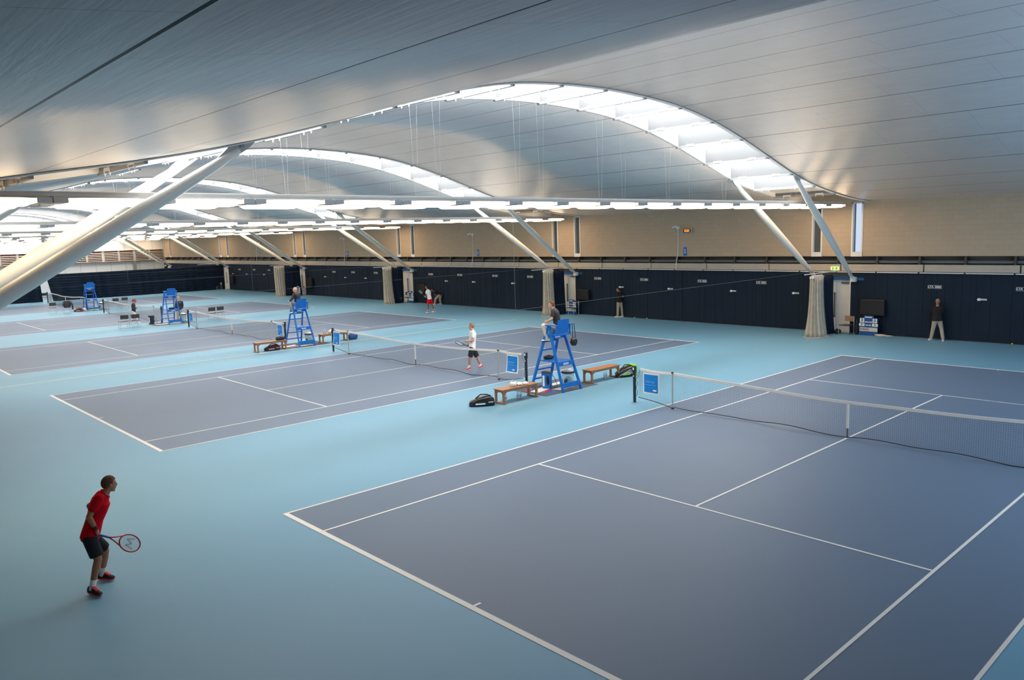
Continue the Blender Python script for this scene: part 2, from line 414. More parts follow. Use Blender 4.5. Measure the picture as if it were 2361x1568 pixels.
m = MB(); x = X1
while x > X0: m.box(x-1.8, x-.03, YF-.10, YF-.05, 2.865, 2.905); x -= 1.845
struct(m.build('trim_4', M['white']))
# corridor behind the slit windows
m = MB(); m.box(X0, X1, YF+1.9, YF+2.1, 0, 7); m.box(X0, X1, YF+.22, YF+2.0, 3.3, 3.4); m.box(X0, X1, YF+.22, YF+2.0, 6.6, 6.7)
struct(m.build('wall_corridor', mat('corridor_paint', (.13, .17, .20), .6)))
wn = 7
for i, (a, b, c, d) in enumerate(reversed(WIN)):
    root = bpy.data.objects.new('window_%d' % (wn+i), None); COL.objects.link(root); root['kind'] = 'structure'
    f = MB(); t_ = .07
    f.box(a, a+t_, YF-.03, YF+.16, c-.05, d); f.box(b-t_, b, YF-.03, YF+.16, c-.05, d); f.box(a, b, YF-.03, YF+.16, d-.05, d+.02); f.box(a, b, YF-.035, YF+.16, c-.05, c+.16)
    f.build('window_frame', M['white'], root)
    g = MB(); g.box(a+t_, b-t_, YF+.10, YF+.11, c+.16, d-.05); g.build('window_pane', M['glass'], root)
# a lit panel of daylight behind the first slit window on the right
m = MB(); m.box(-8.6, -6.4, YF+1.6, YF+1.62, 3.4, 6.5)
tag(m.build('lit_corridor_window', emit('corridor_daylight', (.72, .80, 1), 1.1)), 'bright daylit corridor window seen through the nearest slit window', 'window')
# near wall and the two ends
m = MB(); m.box(X0-.2, X1+.2, YN-.3, YN, 0, 6.6); struct(m.build('wall_near', M['brick'])); struct(MB().box(X0, X1, YN, YN+.04, 0, 2.9).build('trim_6', M['navy']))
def gable(x0, x1, mi_m, name):
    m = MB(); poly = [(0, YN-.2, 0)]+[(0, y, prof(y)+.3) for y in ys]+[(0, 19.0, 0)]
    m.prism(poly, (x0, 0, 0), (x1, 0, 0)); return struct(m.build(name, mi_m))
gable(X1, X1+.2, M['white_wall'], 'wall_right')
def clad():
    t = NT('white_panel_cladding'); p, x = t.pos()
    k = t.math('DIVIDE', x[1], 1.72); f = t.math('ABSOLUTE', t.math('SUBTRACT', k, t.math('ROUND', k)))
    t.link(t.mix(t.math('LESS_THAN', f, .012), (.70, .71, .75), (.38, .38, .40)), t.b.inputs['Base Color']); setp(t.b, None, .5); return t.m
gable(X0-.2, X0, clad(), 'wall_left')
# doors in the far wall
for i, xc in enumerate(XC):
    root = bpy.data.objects.new('door_%d' % (i+1), None); COL.objects.link(root); root['kind'] = 'structure'
    f = MB(); f.box(xc-.72, xc-.66, YF+.05, YF+.2, 0, 2.5); f.box(xc+.60, xc+.66, YF+.05, YF+.2, 0, 2.5); f.box(xc-.72, xc+.66, YF+.05, YF+.2, 2.44, 2.5); f.build('door_frame', M['white'], root)
    for a, b in ((-.66, -.03), (-.03, .60)):
        g = MB(); g.box(xc+a+.005, xc+b-.005, YF+.09, YF+.14, .01, 2.43); g.build('door_leaf', M['door_paint'], root)
    g = MB(); g.box(xc+.22, xc+.58, YF+.03, YF+.09, 2.33, 2.39); g.build('door_closer', M['dark_metal'], root)
    g = MB(); g.box(xc-.12, xc-.08, YF+.02, YF+.06, .7, 1.9); g.box(xc-.12, xc-.08, YF+.03, YF+.09, .72, .78); g.box(xc-.12, xc-.08, YF+.03, YF+.09, 1.8, 1.86); g.build('door_handle', M['dark_metal'], root)
    g = MB(); g.box(xc-.72, xc+1.3, YF-.04, YF+.11, 2.5, 2.62); g.build('door_header', M['blue_d'], root)
# louvre band and post of the left end wall
yl = 18.42
for k in range(20):
    if k % 2 == 0: a1 = yl-3.67*(k//2); 
    else: a1 = yl-1.80-3.67*(k//2)
    a0 = a1-1.55
    root = thing('louvre_panel', 'slatted louvre panel high on the left end wall above the white wall', 'louvre', (X0+.02, (a0+a1)/2, 3.35), 0, 'louvre panels of the left end wall')
    g = MB(); g.box(.0, .02, -.775, .775, 0, 1.28); g.build('backing', M['louvre_back'], root)
    g = MB()
    for q in range(6): g.add([(.02, -.775, .1+q*.2), (.02, .775, .1+q*.2), (.16, .775, .03+q*.2), (.16, -.775, .03+q*.2), (.16, -.775, .075+q*.2), (.16, .775, .075+q*.2)], [(0, 1, 2, 3), (3, 2, 5, 4), (4, 5, 1, 0)])
    g.build('slats', M['white'], root)
m = MB(); m.box(X0, X0+.2, -19, 18.5, 4.66, 4.74); m.box(X0, X0+.22, -19, 18.5, 3.2, 3.3, 1)
struct(m.build('trim_5', [M['white'], M['brown']]))
tag(MB().box(X0+.02, X0+.3, 14.6, 14.95, 0, 3.2).build('wall_post', mat('grey_post_paint', (.22, .24, .24), .5)), 'grey square post against the white left end wall under the louvres', 'post')

# unseen glazing added to the end wall: bluish fill for the right-hand court
for k in range(5):
    y0 = -4.5+3.7*k
    root = bpy.data.objects.new('window_%d' % (30+k), None); COL.objects.link(root); root['kind'] = 'structure'
    MB().box(X1-.03, X1-.01, y0, y0+3.4, 1.2, 4.3).build('window_pane', M['end_fill_glow'], root)
    f = MB(); f.box(X1-.08, X1, y0-.06, y0, 1.1, 4.4); f.box(X1-.08, X1, y0+3.4, y0+3.46, 1.1, 4.4); f.box(X1-.08, X1, y0, y0+3.4, 1.1, 1.2); f.box(X1-.08, X1, y0, y0+3.4, 4.3, 4.4); f.build('window_frame', M['white'], root)

# ------------------------------------------------------------ raking struts
ROWN = ['nearest', 'second', 'third', 'fourth', 'fifth', 'farthest']
def strut(p0, p1, label, group):
    p0, p1 = V(p0), V(p1); root = thing('raking_strut', label, 'strut', p0, 0, group); q = p1-p0; L = q.length; d = q.normalized()
    ts = [.045, .10, .2, .32, .5, .68, .8, .9, .955]; rs = [.065, .095, .125, .145, .152, .145, .125, .095, .065]
    MB().tube([q*t for t in ts], rs, 20).build('strut_tube', M['strut'], root, smooth=True)
    up = V((0, 0, 1)); s = d.cross(up).normalized(); n = s.cross(d)
    a = MB(); a.prism([V((0, 0, 0))-d*.02, q*.05-n*.10, q*.09-n*.08, q*.09+n*.08, q*.05+n*.10], -s*.035, s*.035)
    a.tube([-s*.09+d*.12, s*.09+d*.12], .035, 10); a.box(-.12, .12, -.02, .16 if d.y < 0 else .02, -.16, .06)
    a.build('foot_bracket', M['strut'], root)
    b = MB(); e = q
    slope = V((0, 1, 0)); 
    b.prism([q*.90-n*.09, q*.90+n*.09, e+n*.22-d*.25, e+d*.18+n*.02, e-n*.05-d*.15], -s*.03, s*.03)
    b.build('head_fin', M['lampbody'], root)
    return root
for i, xc in enumerate(XC):
    for side in (1, -1):
        for sx in (1, -1):
            wall = 'far' if side > 0 else 'near'
            y0, y1 = (18.25, 11.45) if side > 0 else (-18.35, -11.0)
            zt = prof(y1)-.02
            strut((xc+sx*.88, y0, 2.6), (xc+sx*1.38, y1, zt),
                  '%s strut of the %s cream pair rising from the %s wall' % ('right-hand' if sx > 0 else 'left-hand', ROWN[i], wall), 'raking struts along the %s wall' % wall)

# ------------------------------------------------------------ lamp rows
def make_lamp():
    root = thing('ceiling_lamp', 'lamp', 'ceiling lamp')
    h = MB(); h.box(-.14, .14, -.93, .93, .06, .10); h.box(-.27, .27, -.72, .72, .056, .066); h.box(-.30, .30, -.94, -.70, -.03, .07); h.box(-.30, .30, .70, .94, -.03, .07); h.build('lamp_housing', M['lampbody'], root)
    def st(w, l, z): # stadium ring
        pts = []
        for k in range(28):
            a = 2*pi*k/28; x, y = cos(a), sin(a); px = w*(abs(x)**.7)*(1 if x > 0 else -1); py = l*(abs(y)**.35)*(1 if y > 0 else -1); pts.append((px, py, z))
        return pts
    d = MB(); d.rings([st(.30, .67, .055), st(.32, .69, .02), st(.32, .68, -.02), st(.26, .58, -.075)]); d.build('lamp_diffuser', M['lamp'], root, smooth=False)
    return root
lamp0 = make_lamp(); first = True
for i, xc in enumerate(XC):
    for tr, dx in (('near', .50), ('far', -.50)):
        x = xc+dx; grp = 'lamps on the %s track of the %s lamp row' % (tr, ROWN[i])
        lab = 'glowing ceiling lamp on the %s track of the %s lamp row' % ('nearer' if tr == 'near' else 'farther', ROWN[i])
        r = thing('lamp_track', 'grey hanging beam carrying the %s lamps of the %s lamp row' % ('nearer' if tr == 'near' else 'farther', ROWN[i]), 'lamp track', (x, 0, 6.08), 0, 'lamp tracks')
        t = MB(); t.box(-.05, .05, -16.7, 17.75, -.03, .065); t.box(-.09, .09, -16.7, 17.75, .05, .065); t.build('track_beam', M['rail'], r)
        for k, y in enumerate(SEAMS):
            if abs(y) > 15.5 or k % 2: continue
            w = MB(); xo = (.02 if dx < 0 else .0)
            for q in (-.16, .16): w.bar((xo+q*.3, y, .06), (xo+q, y, prof(y)-6.20), .0025)
            w.build('suspension_wire', M['lampbody'], r)
        n0 = 0 if i < 5 else 3
        for k in range(18):
            y = -16.5+.95+1.9*k
            if first: L = lamp0; first = False
            else: L = copy_tree(lamp0)
            L.location = (x, y, 5.955); L['label'] = lab; L['group'] = grp

# ------------------------------------------------------------ court nets
def net_half(side):   # shared shapes; built per court as one object set
    pass
def top_z(x):         # x across the court; sticks hold the tape at singles line
    ax = abs(x)
    return .914+.156*(ax/5.03)**1.6 if ax <= 5.03 else 1.07-.03*sin(pi*(ax-5.03)/1.2)
def bot_z(x):
    ax = abs(x)
    return .03+.02*sin(x*3.1)+(.16*max(0, (ax-5.0)/1.3)**1.2 if ax > 5.0 else .04*abs(sin(x*.9)))
def net_y(x): return .03*sin(x*1.7)
def make_net():
    root = thing('tennis_net', 'net', 'tennis net')
    xs = [-6.28+12.56*i/280 for i in range(281)]
    c = MB(); w = .0014
    for x in xs:
        zt, zb, y = top_z(x)-.04, bot_z(x)+.02, net_y(x)
        c.add([(x-w, y, zb), (x+w, y, zb), (x+w, y, zt), (x-w, y, zt), (x, y+2*w, zb), (x, y+2*w, zt)], [(0, 1, 2, 3), (1, 4, 5, 2), (4, 0, 3, 5)])
    rows = 21
    for r in range(1, rows):
        f = r/rows; prev = None
        for x in xs[::4]:
            z = bot_z(x)*(1-f)+(top_z(x)-.04)*f; y = net_y(x); cur = [(x, y-w, z-w), (x, y-w, z+w), (x, y+w*1.5, z)]
            if prev: c.add(prev+cur, [(0, 3, 4, 1), (1, 4, 5, 2), (2, 5, 3, 0)])
            prev = cur
    c.build('net_mesh', M['mesh_cord'], root)
    t = MB(); N = 120; rs = []
    for i in range(N+1):
        x = -6.22+12.44*i/N; z = top_z(x); y = net_y(x); rs.append([(x, y-.012, z-.07), (x, y-.012, z), (x, y+.012, z), (x, y+.012, z-.07)])
    t.rings(rs); t.build('net_tape', M['tape'], root)
    b = MB(); b.tube([(x, net_y(x), bot_z(x)) for x in [-6.3+12.6*i/120 for i in range(121)]], .012, 6); b.build('bottom_cord', M['cord'], root)
    s = MB(); s.box(-.028, .028, -.018, .018, .25, .90); s.build('centre_strap', M['tape'], root)
    s = MB(); s.box(-.012, .012, -.01, .01, .0, .25); s.build('strap_buckle', M['dark_metal'], root)
    for sx in (-1, 1):
        e = MB(); e.tube([(sx*6.22, 0, 1.0), (sx*6.30, 0, .78), (sx*6.37, 0, .70), (sx*6.30, .0, .62), (sx*6.36, 0, .45), (sx*6.30, 0, .35), (sx*6.34, 0, .2)], .007, 5); e.build('lacing_cord', M['cord'], root)
    return root
def make_post():
    p = thing('net_post', 'post', 'net post')
    a = MB(); a.cyl((0, 0), .045, 0, 1.10, n=16); a.box(-.04, .04, -.045, .045, .9, 1.10); a.build('post_shaft', M['post'], p, smooth=False)
    a = MB(); a.cyl((0, 0), .10, 0, .012, n=20); a.build('floor_socket', M['steel'], p)
    a = MB(); a.box(-.025, .025, -.055, -.045, 1.0, 1.07); a.box(-.02, .02, -.055, -.045, .80, .83); a.build('post_sticker', M['text_white'], p)
    return p
def make_stick():
    p = thing('singles_stick', 'stick', 'singles stick')
    a = MB(); a.bar((0, 0, .0), (0, 0, 1.06), .026); a.build('stick_shaft', M['lampbody'], p)
    a = MB(); a.box(-.03, .03, -.03, .03, 0, .05); a.box(-.025, .025, -.03, .03, 1.04, 1.085); a.build('stick_cap', M['dark_metal'], p)
    return p
net0, post0, stick0 = make_net(), make_post(), make_stick()
CN = ['the nearest court', 'the second court', 'the third court', 'the fourth court', 'the fifth court', 'the court behind the navy drape']
for i, cx in enumerate(COURTS[:5]):
    n = net0 if i == 0 else copy_tree(net0); n.location = (cx, 0, 0); n['label'] = 'black mesh tennis net with white top tape across ' + CN[i]; n['group'] = 'court nets'
    for sx in (-1, 1):
        if i == 0 and sx > 0: continue
        p = post0 if (i == 0 and sx < 0) else copy_tree(post0); p.location = (cx+sx*6.42, 0, 0)
        p['label'] = 'dark green net post at the %s end of the net of %s' % ('left' if sx < 0 else 'right', CN[i]); p['group'] = 'net posts'
        s = stick0 if (i == 0 and sx < 0) else copy_tree(stick0); s.location = (cx+sx*5.03, -.03, 0)
        s['label'] = 'thin grey net prop near the %s post of %s' % ('left' if sx < 0 else 'right', CN[i]); s['group'] = 'singles sticks'

# fair-play banners on the nets
def banner(x, curl, label):
    root = thing('net_banner', label, 'banner', (x, -.03, .35), 0, 'blue banners on the nets')
    g = MB(); h = MB(); N = 8
    def pt(u, v, o):
        yy = -.02-.02*sin(u*3)-curl*.10*(1-v)**2*(1-u*.3)+o; return (-.29+.58*u+curl*.03*(1-v), yy, .62*v)
    for i in range(N):
        for j in range(N):
            u0, u1, v0, v1 = i/N, (i+1)/N, j/N, (j+1)/N
            h.quad(pt(u0, v0, 0), pt(u1, v0, 0), pt(u1, v1, 0), pt(u0, v1, 0))
            f = lambda q: .07+.86*q
            g.quad(pt(f(u0), f(v0), -.004), pt(f(u1), f(v0), -.004), pt(f(u1), f(v1), -.004), pt(f(u0), f(v1), -.004))
    h.build('banner_border', M['text_white'], root); g.build('banner_face', M['blue_b'], root)
    text('lettering', 'FAIR PLAY', .072, M['text_pale'], (0, -.065-curl*.03, .36), (pi/2, 0, 0), root)
    k = MB()
    for u in (-.27, .27): k.bar((u, -.02, .60), (u*1.02, .03, .62), .006); k.bar((u, -.02, .03), (u*1.02, .03, .02), .006)
    k.build('banner_tie', M['cord'], root)
    k = MB(); k.box(-.2, .2, -.062-curl*.04, -.060-curl*.04, .27, .28); k.build('small_text_line', M['text_pale'], root)
    k = MB(); k.box(.10, .22, -.066-curl*.08, -.064-curl*.08, .10, .145); k.build('sponsor_mark', M['text_white'], root)
    return root
banner(-5.77, 0, 'flat blue FAIR PLAY banner at the left post of the nearest court')
banner(-11.70, 1, 'creased blue FAIR PLAY banner at the right post of the second court')
banner(-23.47, .8, 'curling blue banner with white border beside the left post of the second court')
banner(-29.03, 0, 'blue banner with white border near the right post of the third court')
banner(-40.83, 0, 'blue banner with white border beside the left post of the third court')

# ------------------------------------------------------------ canvas backdrops on the far wall
def canvas(x0, x1, label):
    m = MB(); n = max(2, int((x1-x0)/.11)); 
    for i in range(n):
        a, b = x0+(x1-x0)*i/n, x0+(x1-x0)*(i+1)/n
        f = lambda x: .005*sin(x*9)+.008*sin(x*2.3)
        m.quad((a, YF-.02+f(a), .03), (b, YF-.02+f(b), .03), (b, YF-.02+f(b), 2.86), (a, YF-.02+f(a), 2.86))
    o = m.build('backdrop_canvas', M['navy']); s = o.modifiers.new('cloth', 'SOLIDIFY'); s.thickness = .012
    h = MB(); h.box(x0, x1, YF-.075, YF-.035, .015, .05); h.build('hem_bar', M['blackg'], o)
    tag(o, label, 'canvas', 'navy canvases along the far wall'); return o
for i, cx in enumerate(COURTS):
    xr = (XC[i-1]-.78) if i else X1; xl = XC[i]+.70
    canvas(xl, cx+.0, 'navy backdrop canvas behind %s, left of its middle seam' % CN[i])
    canvas(cx+.02, xr, 'navy backdrop canvas behind %s, right of its middle seam' % CN[i])
canvas(X0, XC[5]-.78, 'navy backdrop canvas at the far left corner of the hall')

# gathered divider: cream netting then navy drape, on a short rail
def gathered(name, pts_top, pts_bot, z1, material, folds, seed, flare=.0):
    rnd = random.Random(seed); m = MB(); rs = []; N = folds*8
    for j in range(15):
        t = j/14; z = z1*(1-t)+.012
        (cx, cy, hx, hy) = [a+(b-a)*(t**2.2) for a, b in zip(pts_top, pts_bot)]
        r = []
        for k in range(N):
            a = 2*pi*k/N; w = 1+.16*sin(folds*a+seed)+.07*sin(folds*2.7*a+seed*2+t*2)
            r.append((cx+hx*w*cos(a), cy+hy*w*sin(a), z+(.0 if j < 14 else .0)))
        rs.append(r)
    m.rings(rs); return m
def divider(i, xc, net, navy, netlab, navylab):
    if net:
        y0, y1, b0, b1, zt = net
        g = gathered('n', (xc, (y0+y1)/2, .16, (y1-y0)/2), (xc, (b0+b1)/2, .36, (b1-b0)/2), zt, None, 13, i+1)
        root = thing('divider_net', netlab, 'divider net', (0, 0, 0), 0, 'gathered divider nets')
        g.build('netting', M['net_white'], root, smooth=True)
        h = MB(); h.box(xc-.1, xc+.1, y0-.04, y1+.02, zt-.02, zt+.08)
        for k in range(9):
            yy = y0+(y1-y0)*k/8; h.box(xc-.03, xc+.03, yy-.02, yy+.02, zt+.06, zt+.13)
        h.build('heading_tape', M['tape'], root)
        h = MB(); h.rings([[(xc+(.52+.05*sin(7*a+i))*cos(a)*.9, (b0+b1)/2+((b1-b0)/2+.12+.05*sin(5*a))*sin(a), z) for a in [2*pi*k/40 for k in range(40)]] for z in (0, .03)]); h.build('trailing_hem', M['net_white'], root)
    if navy:
        y0, y1, b0, b1, zt = navy
        root = thing('divider_drape', navylab, 'drape', (0, 0, 0), 0, 'gathered navy drapes')
        gathered('d', (xc, (y0+y1)/2, .12, (y1-y0)/2), (xc, (b0+b1)/2, .2, (b1-b0)/2), zt, None, 9, i+5).build('drape_cloth', M['navy2'], root, smooth=True)
        h = MB()
        for k in range(6):
            yy = y0+(y1-y0)*k/5; h.box(xc-.03, xc+.03, yy-.02, yy+.02, zt-.02, zt+.08)
        h.build('curtain_glider', M['blackg'], root)
    r = MB(); r.box(xc-.025, xc+.025, 15.3, YF-.02, 2.90, 2.94)
    tag(r.build('curtain_rail', M['white']), 'short white curtain rail over the gathered divider net behind ' + CN[i], 'rail', 'curtain rails')
divider(0, -8.76, (16.0, 16.95, 15.85, 17.15, 2.72), (17.05, 18.0, 17.45, 18.15, 2.70), 'wide cream divider net gathered beside the white door nearest the camera', 'navy drape hanging between the nearest cream divider net and the door')
divider(1, -26.26, (16.35, 17.1, 16.35, 17.1, 2.76), (17.25, 18.1, 17.4, 18.2, 2.74), 'two-fold cream divider net right behind the seated umpire in the charcoal shirt', 'near-black navy drape right behind the seated umpire in the charcoal shirt')
divider(2, -43.76, (16.2, 16.9, 16.25, 17.0, 2.78), (17.05, 17.85, 17.15, 17.9, 2.76), 'cream divider net left of the door behind the player in red shorts', 'navy drape left of the door behind the player in red shorts')
divider(3, -61.26, (15.75, 16.65, 15.8, 16.6, 2.74), (16.75, 18.2, 16.8, 18.25, 2.74), 'broad cream divider net left of the bald seated umpire', 'navy drape directly behind the bald seated umpire')
divider(4, -78.76, None, None, '', '')
# long navy drapes drawn across the hall between the fifth and the last court
def drawn(y0, y1, label, lean0=0, lean1=0):
    m = MB(); n = int((y1-y0)/.07); K = 10
    def P(i, j):
        y = y0+(y1-y0)*i/n; t = j/K; yy = y+(lean0*(1-i/n)+lean1*(i/n))*(1-t)
        a = .035+.05*(1-t); x = -78.76+a*sin(y*5.3+sin(y*1.3)*2)+.03*sin(y*1.1+t*2)
        return (x, yy, .04+.06*abs(sin(y*.8))*(1-t)*0+(2.72-.04)*t-.05*sin(y*.17+1)*t)
    for i in range(n):
        for j in range(K): m.quad(P(i, j), P(i+1, j), P(i+1, j+1), P(i, j+1))
    root = thing('divider_drape', label, 'drape', (0, 0, 0)); o = m.build('drape_cloth', M['navy2'], root, smooth=True); s = o.modifiers.new('cloth', 'SOLIDIFY'); s.thickness = .01
    h = MB(); h.box(-78.80, -78.72, y0, y1, 2.60, 2.64); 
    h2 = MB(); h2.bar((-78.66, y0, 2.35), (-78.66, y1, 2.30), .02); h2.build('drape_seam', M['mat_grey'], root)
    h2 = MB(); h2.bar((-78.65, y0, 1.38), (-78.65, y1, 1.38), .02); h2.build('drape_seam', M['mat_grey'], root)
drawn(.55, 18.2, 'long navy drape drawn across the hall behind the fifth court', .45, 0)
drawn(-17.5, -.05, 'navy drape behind the big left struts, left of the gap', 0, .15)
M['rope'] = mat('grey_rope', (.17, .21, .25), .8)
# guide ropes strung across the hall
for i, xc in enumerate(XC[:3]):
    r = MB(); N = 24
    r.tube([(xc, -2.6, 6.02)]+[(xc, -2.6+.02*k, 2.90) for k in (0, 1)]+[(xc, -2.5+20.9*k/N, 2.90+.12*(k/N)) for k in range(N+1)], .0035, 5)
    tag(r.build('guide_rope', M['rope']), 'thin grey rope strung over the blue strip beside %s to the far wall' % CN[i], 'rope', 'ropes between the courts')

# ------------------------------------------------------------ wall badges, clocks, numbers, cameras
LTA_X = [-4.38, -12.67, -16.2, -20.14, -23.69, -29.65, -33.19, -37.1, -40.64, -48.3, -51.87, -55.11, -68.05, -71.47, -75.11, -1.01, -92.34]
ARR_X = [-2.52, -10.8, -14.3, -18.31, -21.86, -31.34, -35.53, -38.73, -49.9, -53.22, -56.71, -69.21, -73.34, -76.87]
def which(x, lst):
    i = min(range(6), key=lambda k: abs(x-COURTS[k])); s = sorted([q for q in lst if min(range(6), key=lambda k: abs(q-COURTS[k])) == i])
    n = len(s); p = s.index(x)
    w = 'only one' if n == 1 else ['leftmost', 'second from the left', 'third from the left', 'fourth from the left', 'fifth from the left'][p] if p < n-1 else 'rightmost'
    return w, CN[i]
for x in LTA_X:
    w, c = which(x, LTA_X)
    r = thing('lettered_badge', 'white lettered badge high on the canvas behind %s, %s' % (c.replace('the court behind the navy drape', 'the last court'), w), 'badge', (x, YF-.055, 2.28), 0, 'lettered badges on the canvas')
    g = MB(); g.box(-.28, .28, 0, .012, -.075, .075); g.box(-.27, .27, -.003, 0, -.066, .066, 1); g.build('badge_plate', [M['text_white'], M['navy']], r)
    text('lettering', 'LTA', .125, M['text_white'], (-.15, -.006, 0), (pi/2, 0, 0), r, bold=.004)
    g = MB(); g.box(.01, .25, -.006, -.003, -.045, .045); g.build('name_block', mat('grey_lettering', (.5, .5, .5), .6) if 'gl' not in M else M['gl'], r)
    if 'gl' not in M: M['gl'] = bpy.data.materials['grey_lettering']
for x in ARR_X:
    w, c = which(x, ARR_X)
    r = thing('arrow_badge', 'small white arrow badge on the canvas behind %s, %s' % (c.replace('the court behind the navy drape', 'the last court'), w), 'badge', (x, YF-.055, 1.80), 0, 'arrow badges on the canvas')
    g = MB(); g.prism([(-.19, 0, .0), (-.14, 0, .055), (-.07, 0, .05), (-.05, 0, .035), (.18, 0, .035), (.19, 0, -.035), (-.05, 0, -.035), (-.08, 0, -.06), (-.16, 0, -.055)], (0, 0, 0), (0, .01, 0)); g.build('badge_plate', M['text_white'], r)
    text('lettering', 'AEGON', .055, M['text_black'], (.065, -.002, 0), (pi/2, 0, 0), r)
for i, (x, s) in enumerate([(-17.33, '2'), (-34.95, '3'), (-52.65, '4'), (-70.0, '5')]):
    r = thing('court_number_sign', 'blue sign with white number %s on the pale wall above the ledge' % s, 'sign', (x, YF-.02, 3.90), 0, 'court number signs')
    g = MB(); g.box(-.10, .10, -.01, .01, -.24, .24); g.build('sign_plate', M['blue_d'] if False else M['blue'], r)
    text('lettering', s, .26, M['text_white'], (0, -.014, 0), (pi/2, 0, 0), r, bold=.004)
for i, x in enumerate([-17.80, -35.5, -53.1, -70.6]):
    r = thing('wall_camera', 'white wall camera with cable pipe above the backdrop of ' + CN[i+1], 'camera', (x, YF, 5.2), 0, 'wall cameras')
    g = MB(); g.box(-.05, .12, -.10, 0, -.06, .10); g.bar((.04, -.08, .06), (.04, -.30, .10), .04); g.build('bracket', M['white'], r)
    g = MB(); g.tube([(-.12, -.42, .02), (.12, -.28, .10)], .05, 12); g.build('camera_body', M['white'], r)
    g = MB(); g.tube([(-.135, -.43, .015), (-.12, -.42, .02)], .035, 10); g.build('camera_lens', M['blackg'], r)
    g = MB(); g.tube([(.02, -.03, -.05), (.02, -.03, -.9), (.0, -.03, -1.5), (-.03, -.05, -1.62), (-.08, -.06, -1.95), (-.08, -.12, -2.3)], .022, 6); g.build('cable_pipe', M['white'], r)
for x, lab in ((-17.15, 'orange digital clock reading 13:21 on the wall above the number 2 sign'), (-69.8, 'distant orange digital clock seen between two struts, high on the wall')):
    r = thing('digital_clock', lab, 'clock', (x, YF-.02, 5.03), 0, 'digital clocks')
    g = MB(); g.box(-.31, .31, -.09, 0, -.14, .14); g.build('clock_case', M['lampbody'], r, bevel=.015)
    g = MB(); g.box(-.25, .25, -.095, -.088, -.10, .10); g.build('clock_face', M['blackg'], r)
    text('digits', '13:21', .17, M['orange'], (0, -.10, 0), (pi/2, 0, 0), r, bold=.002)
for xc, lab in ((-8.82, 'green running-man exit sign on the ledge over the nearest door'),):
    r = thing('exit_sign', lab, 'exit sign', (xc, YF-.09, 3.05), 0)
    g = MB(); g.box(-.19, .19, -.02, .02, -.08, .08); g.build('sign_box', M['sign_yel'], r)
    g = MB(); g.box(-.12, -.05, -.026, -.02, -.06, .06); g.box(.05, .13, -.026, -.02, -.06, .06)
    g.ell((0, -.024, .045), (.012, 0, 0), (0, .003, 0), (0, 0, .013)); g.bar((0, -.024, .03), (-.01, -.024, -.01), .02, .004, (0, 1, 0)); g.bar((-.01, -.024, -.01), (.025, -.024, -.05), .012, .004, (0, 1, 0)); g.bar((-.01, -.024, -.01), (-.035, -.024, -.05), .012, .004, (0, 1, 0))
    g.build('sign_pictogram', M['green_sign'], r)
r = thing('exit_sign', 'green exit sign seen inside the slit window above the second strut pair', 'exit sign', (-25.45, YF+.5, 6.0))
MB().box(-.16, .16, -.01, .01, -.07, .07).build('sign_box', emit('exit_sign_lit_green', (.02, .6, .15), 1.2), r)
g = MB(); g.bar((.1, -.015, 0), (-.07, -.015, 0), .02, .004, (0, 1, 0)); g.add([(-.07, -.015, .04), (-.13, -.015, 0), (-.07, -.015, -.04)], [(0, 1, 2)]); g.build('sign_arrow', M['text_white'], r)
g = MB(); g.bar((0, 0, .07), (0, 0, .6), .02); g.build('sign_hanger', M['dark_metal'], r)
for x0, x1, z0, z1, lab in ((-7.5, -6.38, .9, 1.66, 'wide black covered screen on the canvas above the nearest scoreboard'), (-25.2, -24.26, .93, 1.58, 'black covered screen left of the person in the black polo'),
                       (-42.2, -41.2, .85, 1.50, 'black covered screen on the canvas behind the player in red shorts'), (-60.0, -58.9, .75, 1.66, 'black covered screen on the canvas right of the bald umpire'), (-77.2, -76.4, .80, 1.70, 'small black covered screen on the canvas near the farthest door')):
    o = MB().box(x0, x1, YF-.34, YF-.085, z0, z1).build('covered_screen', M['tv'], bevel=.05); tag(o, lab, 'screen', 'covered screens on the canvas')
    MB().box((x0+x1)/2-.1, (x0+x1)/2+.1, YF-.07, YF, (z0+z1)/2-.1, (z0+z1)/2+.1).build('screen_mount', M['dark_metal'], o)

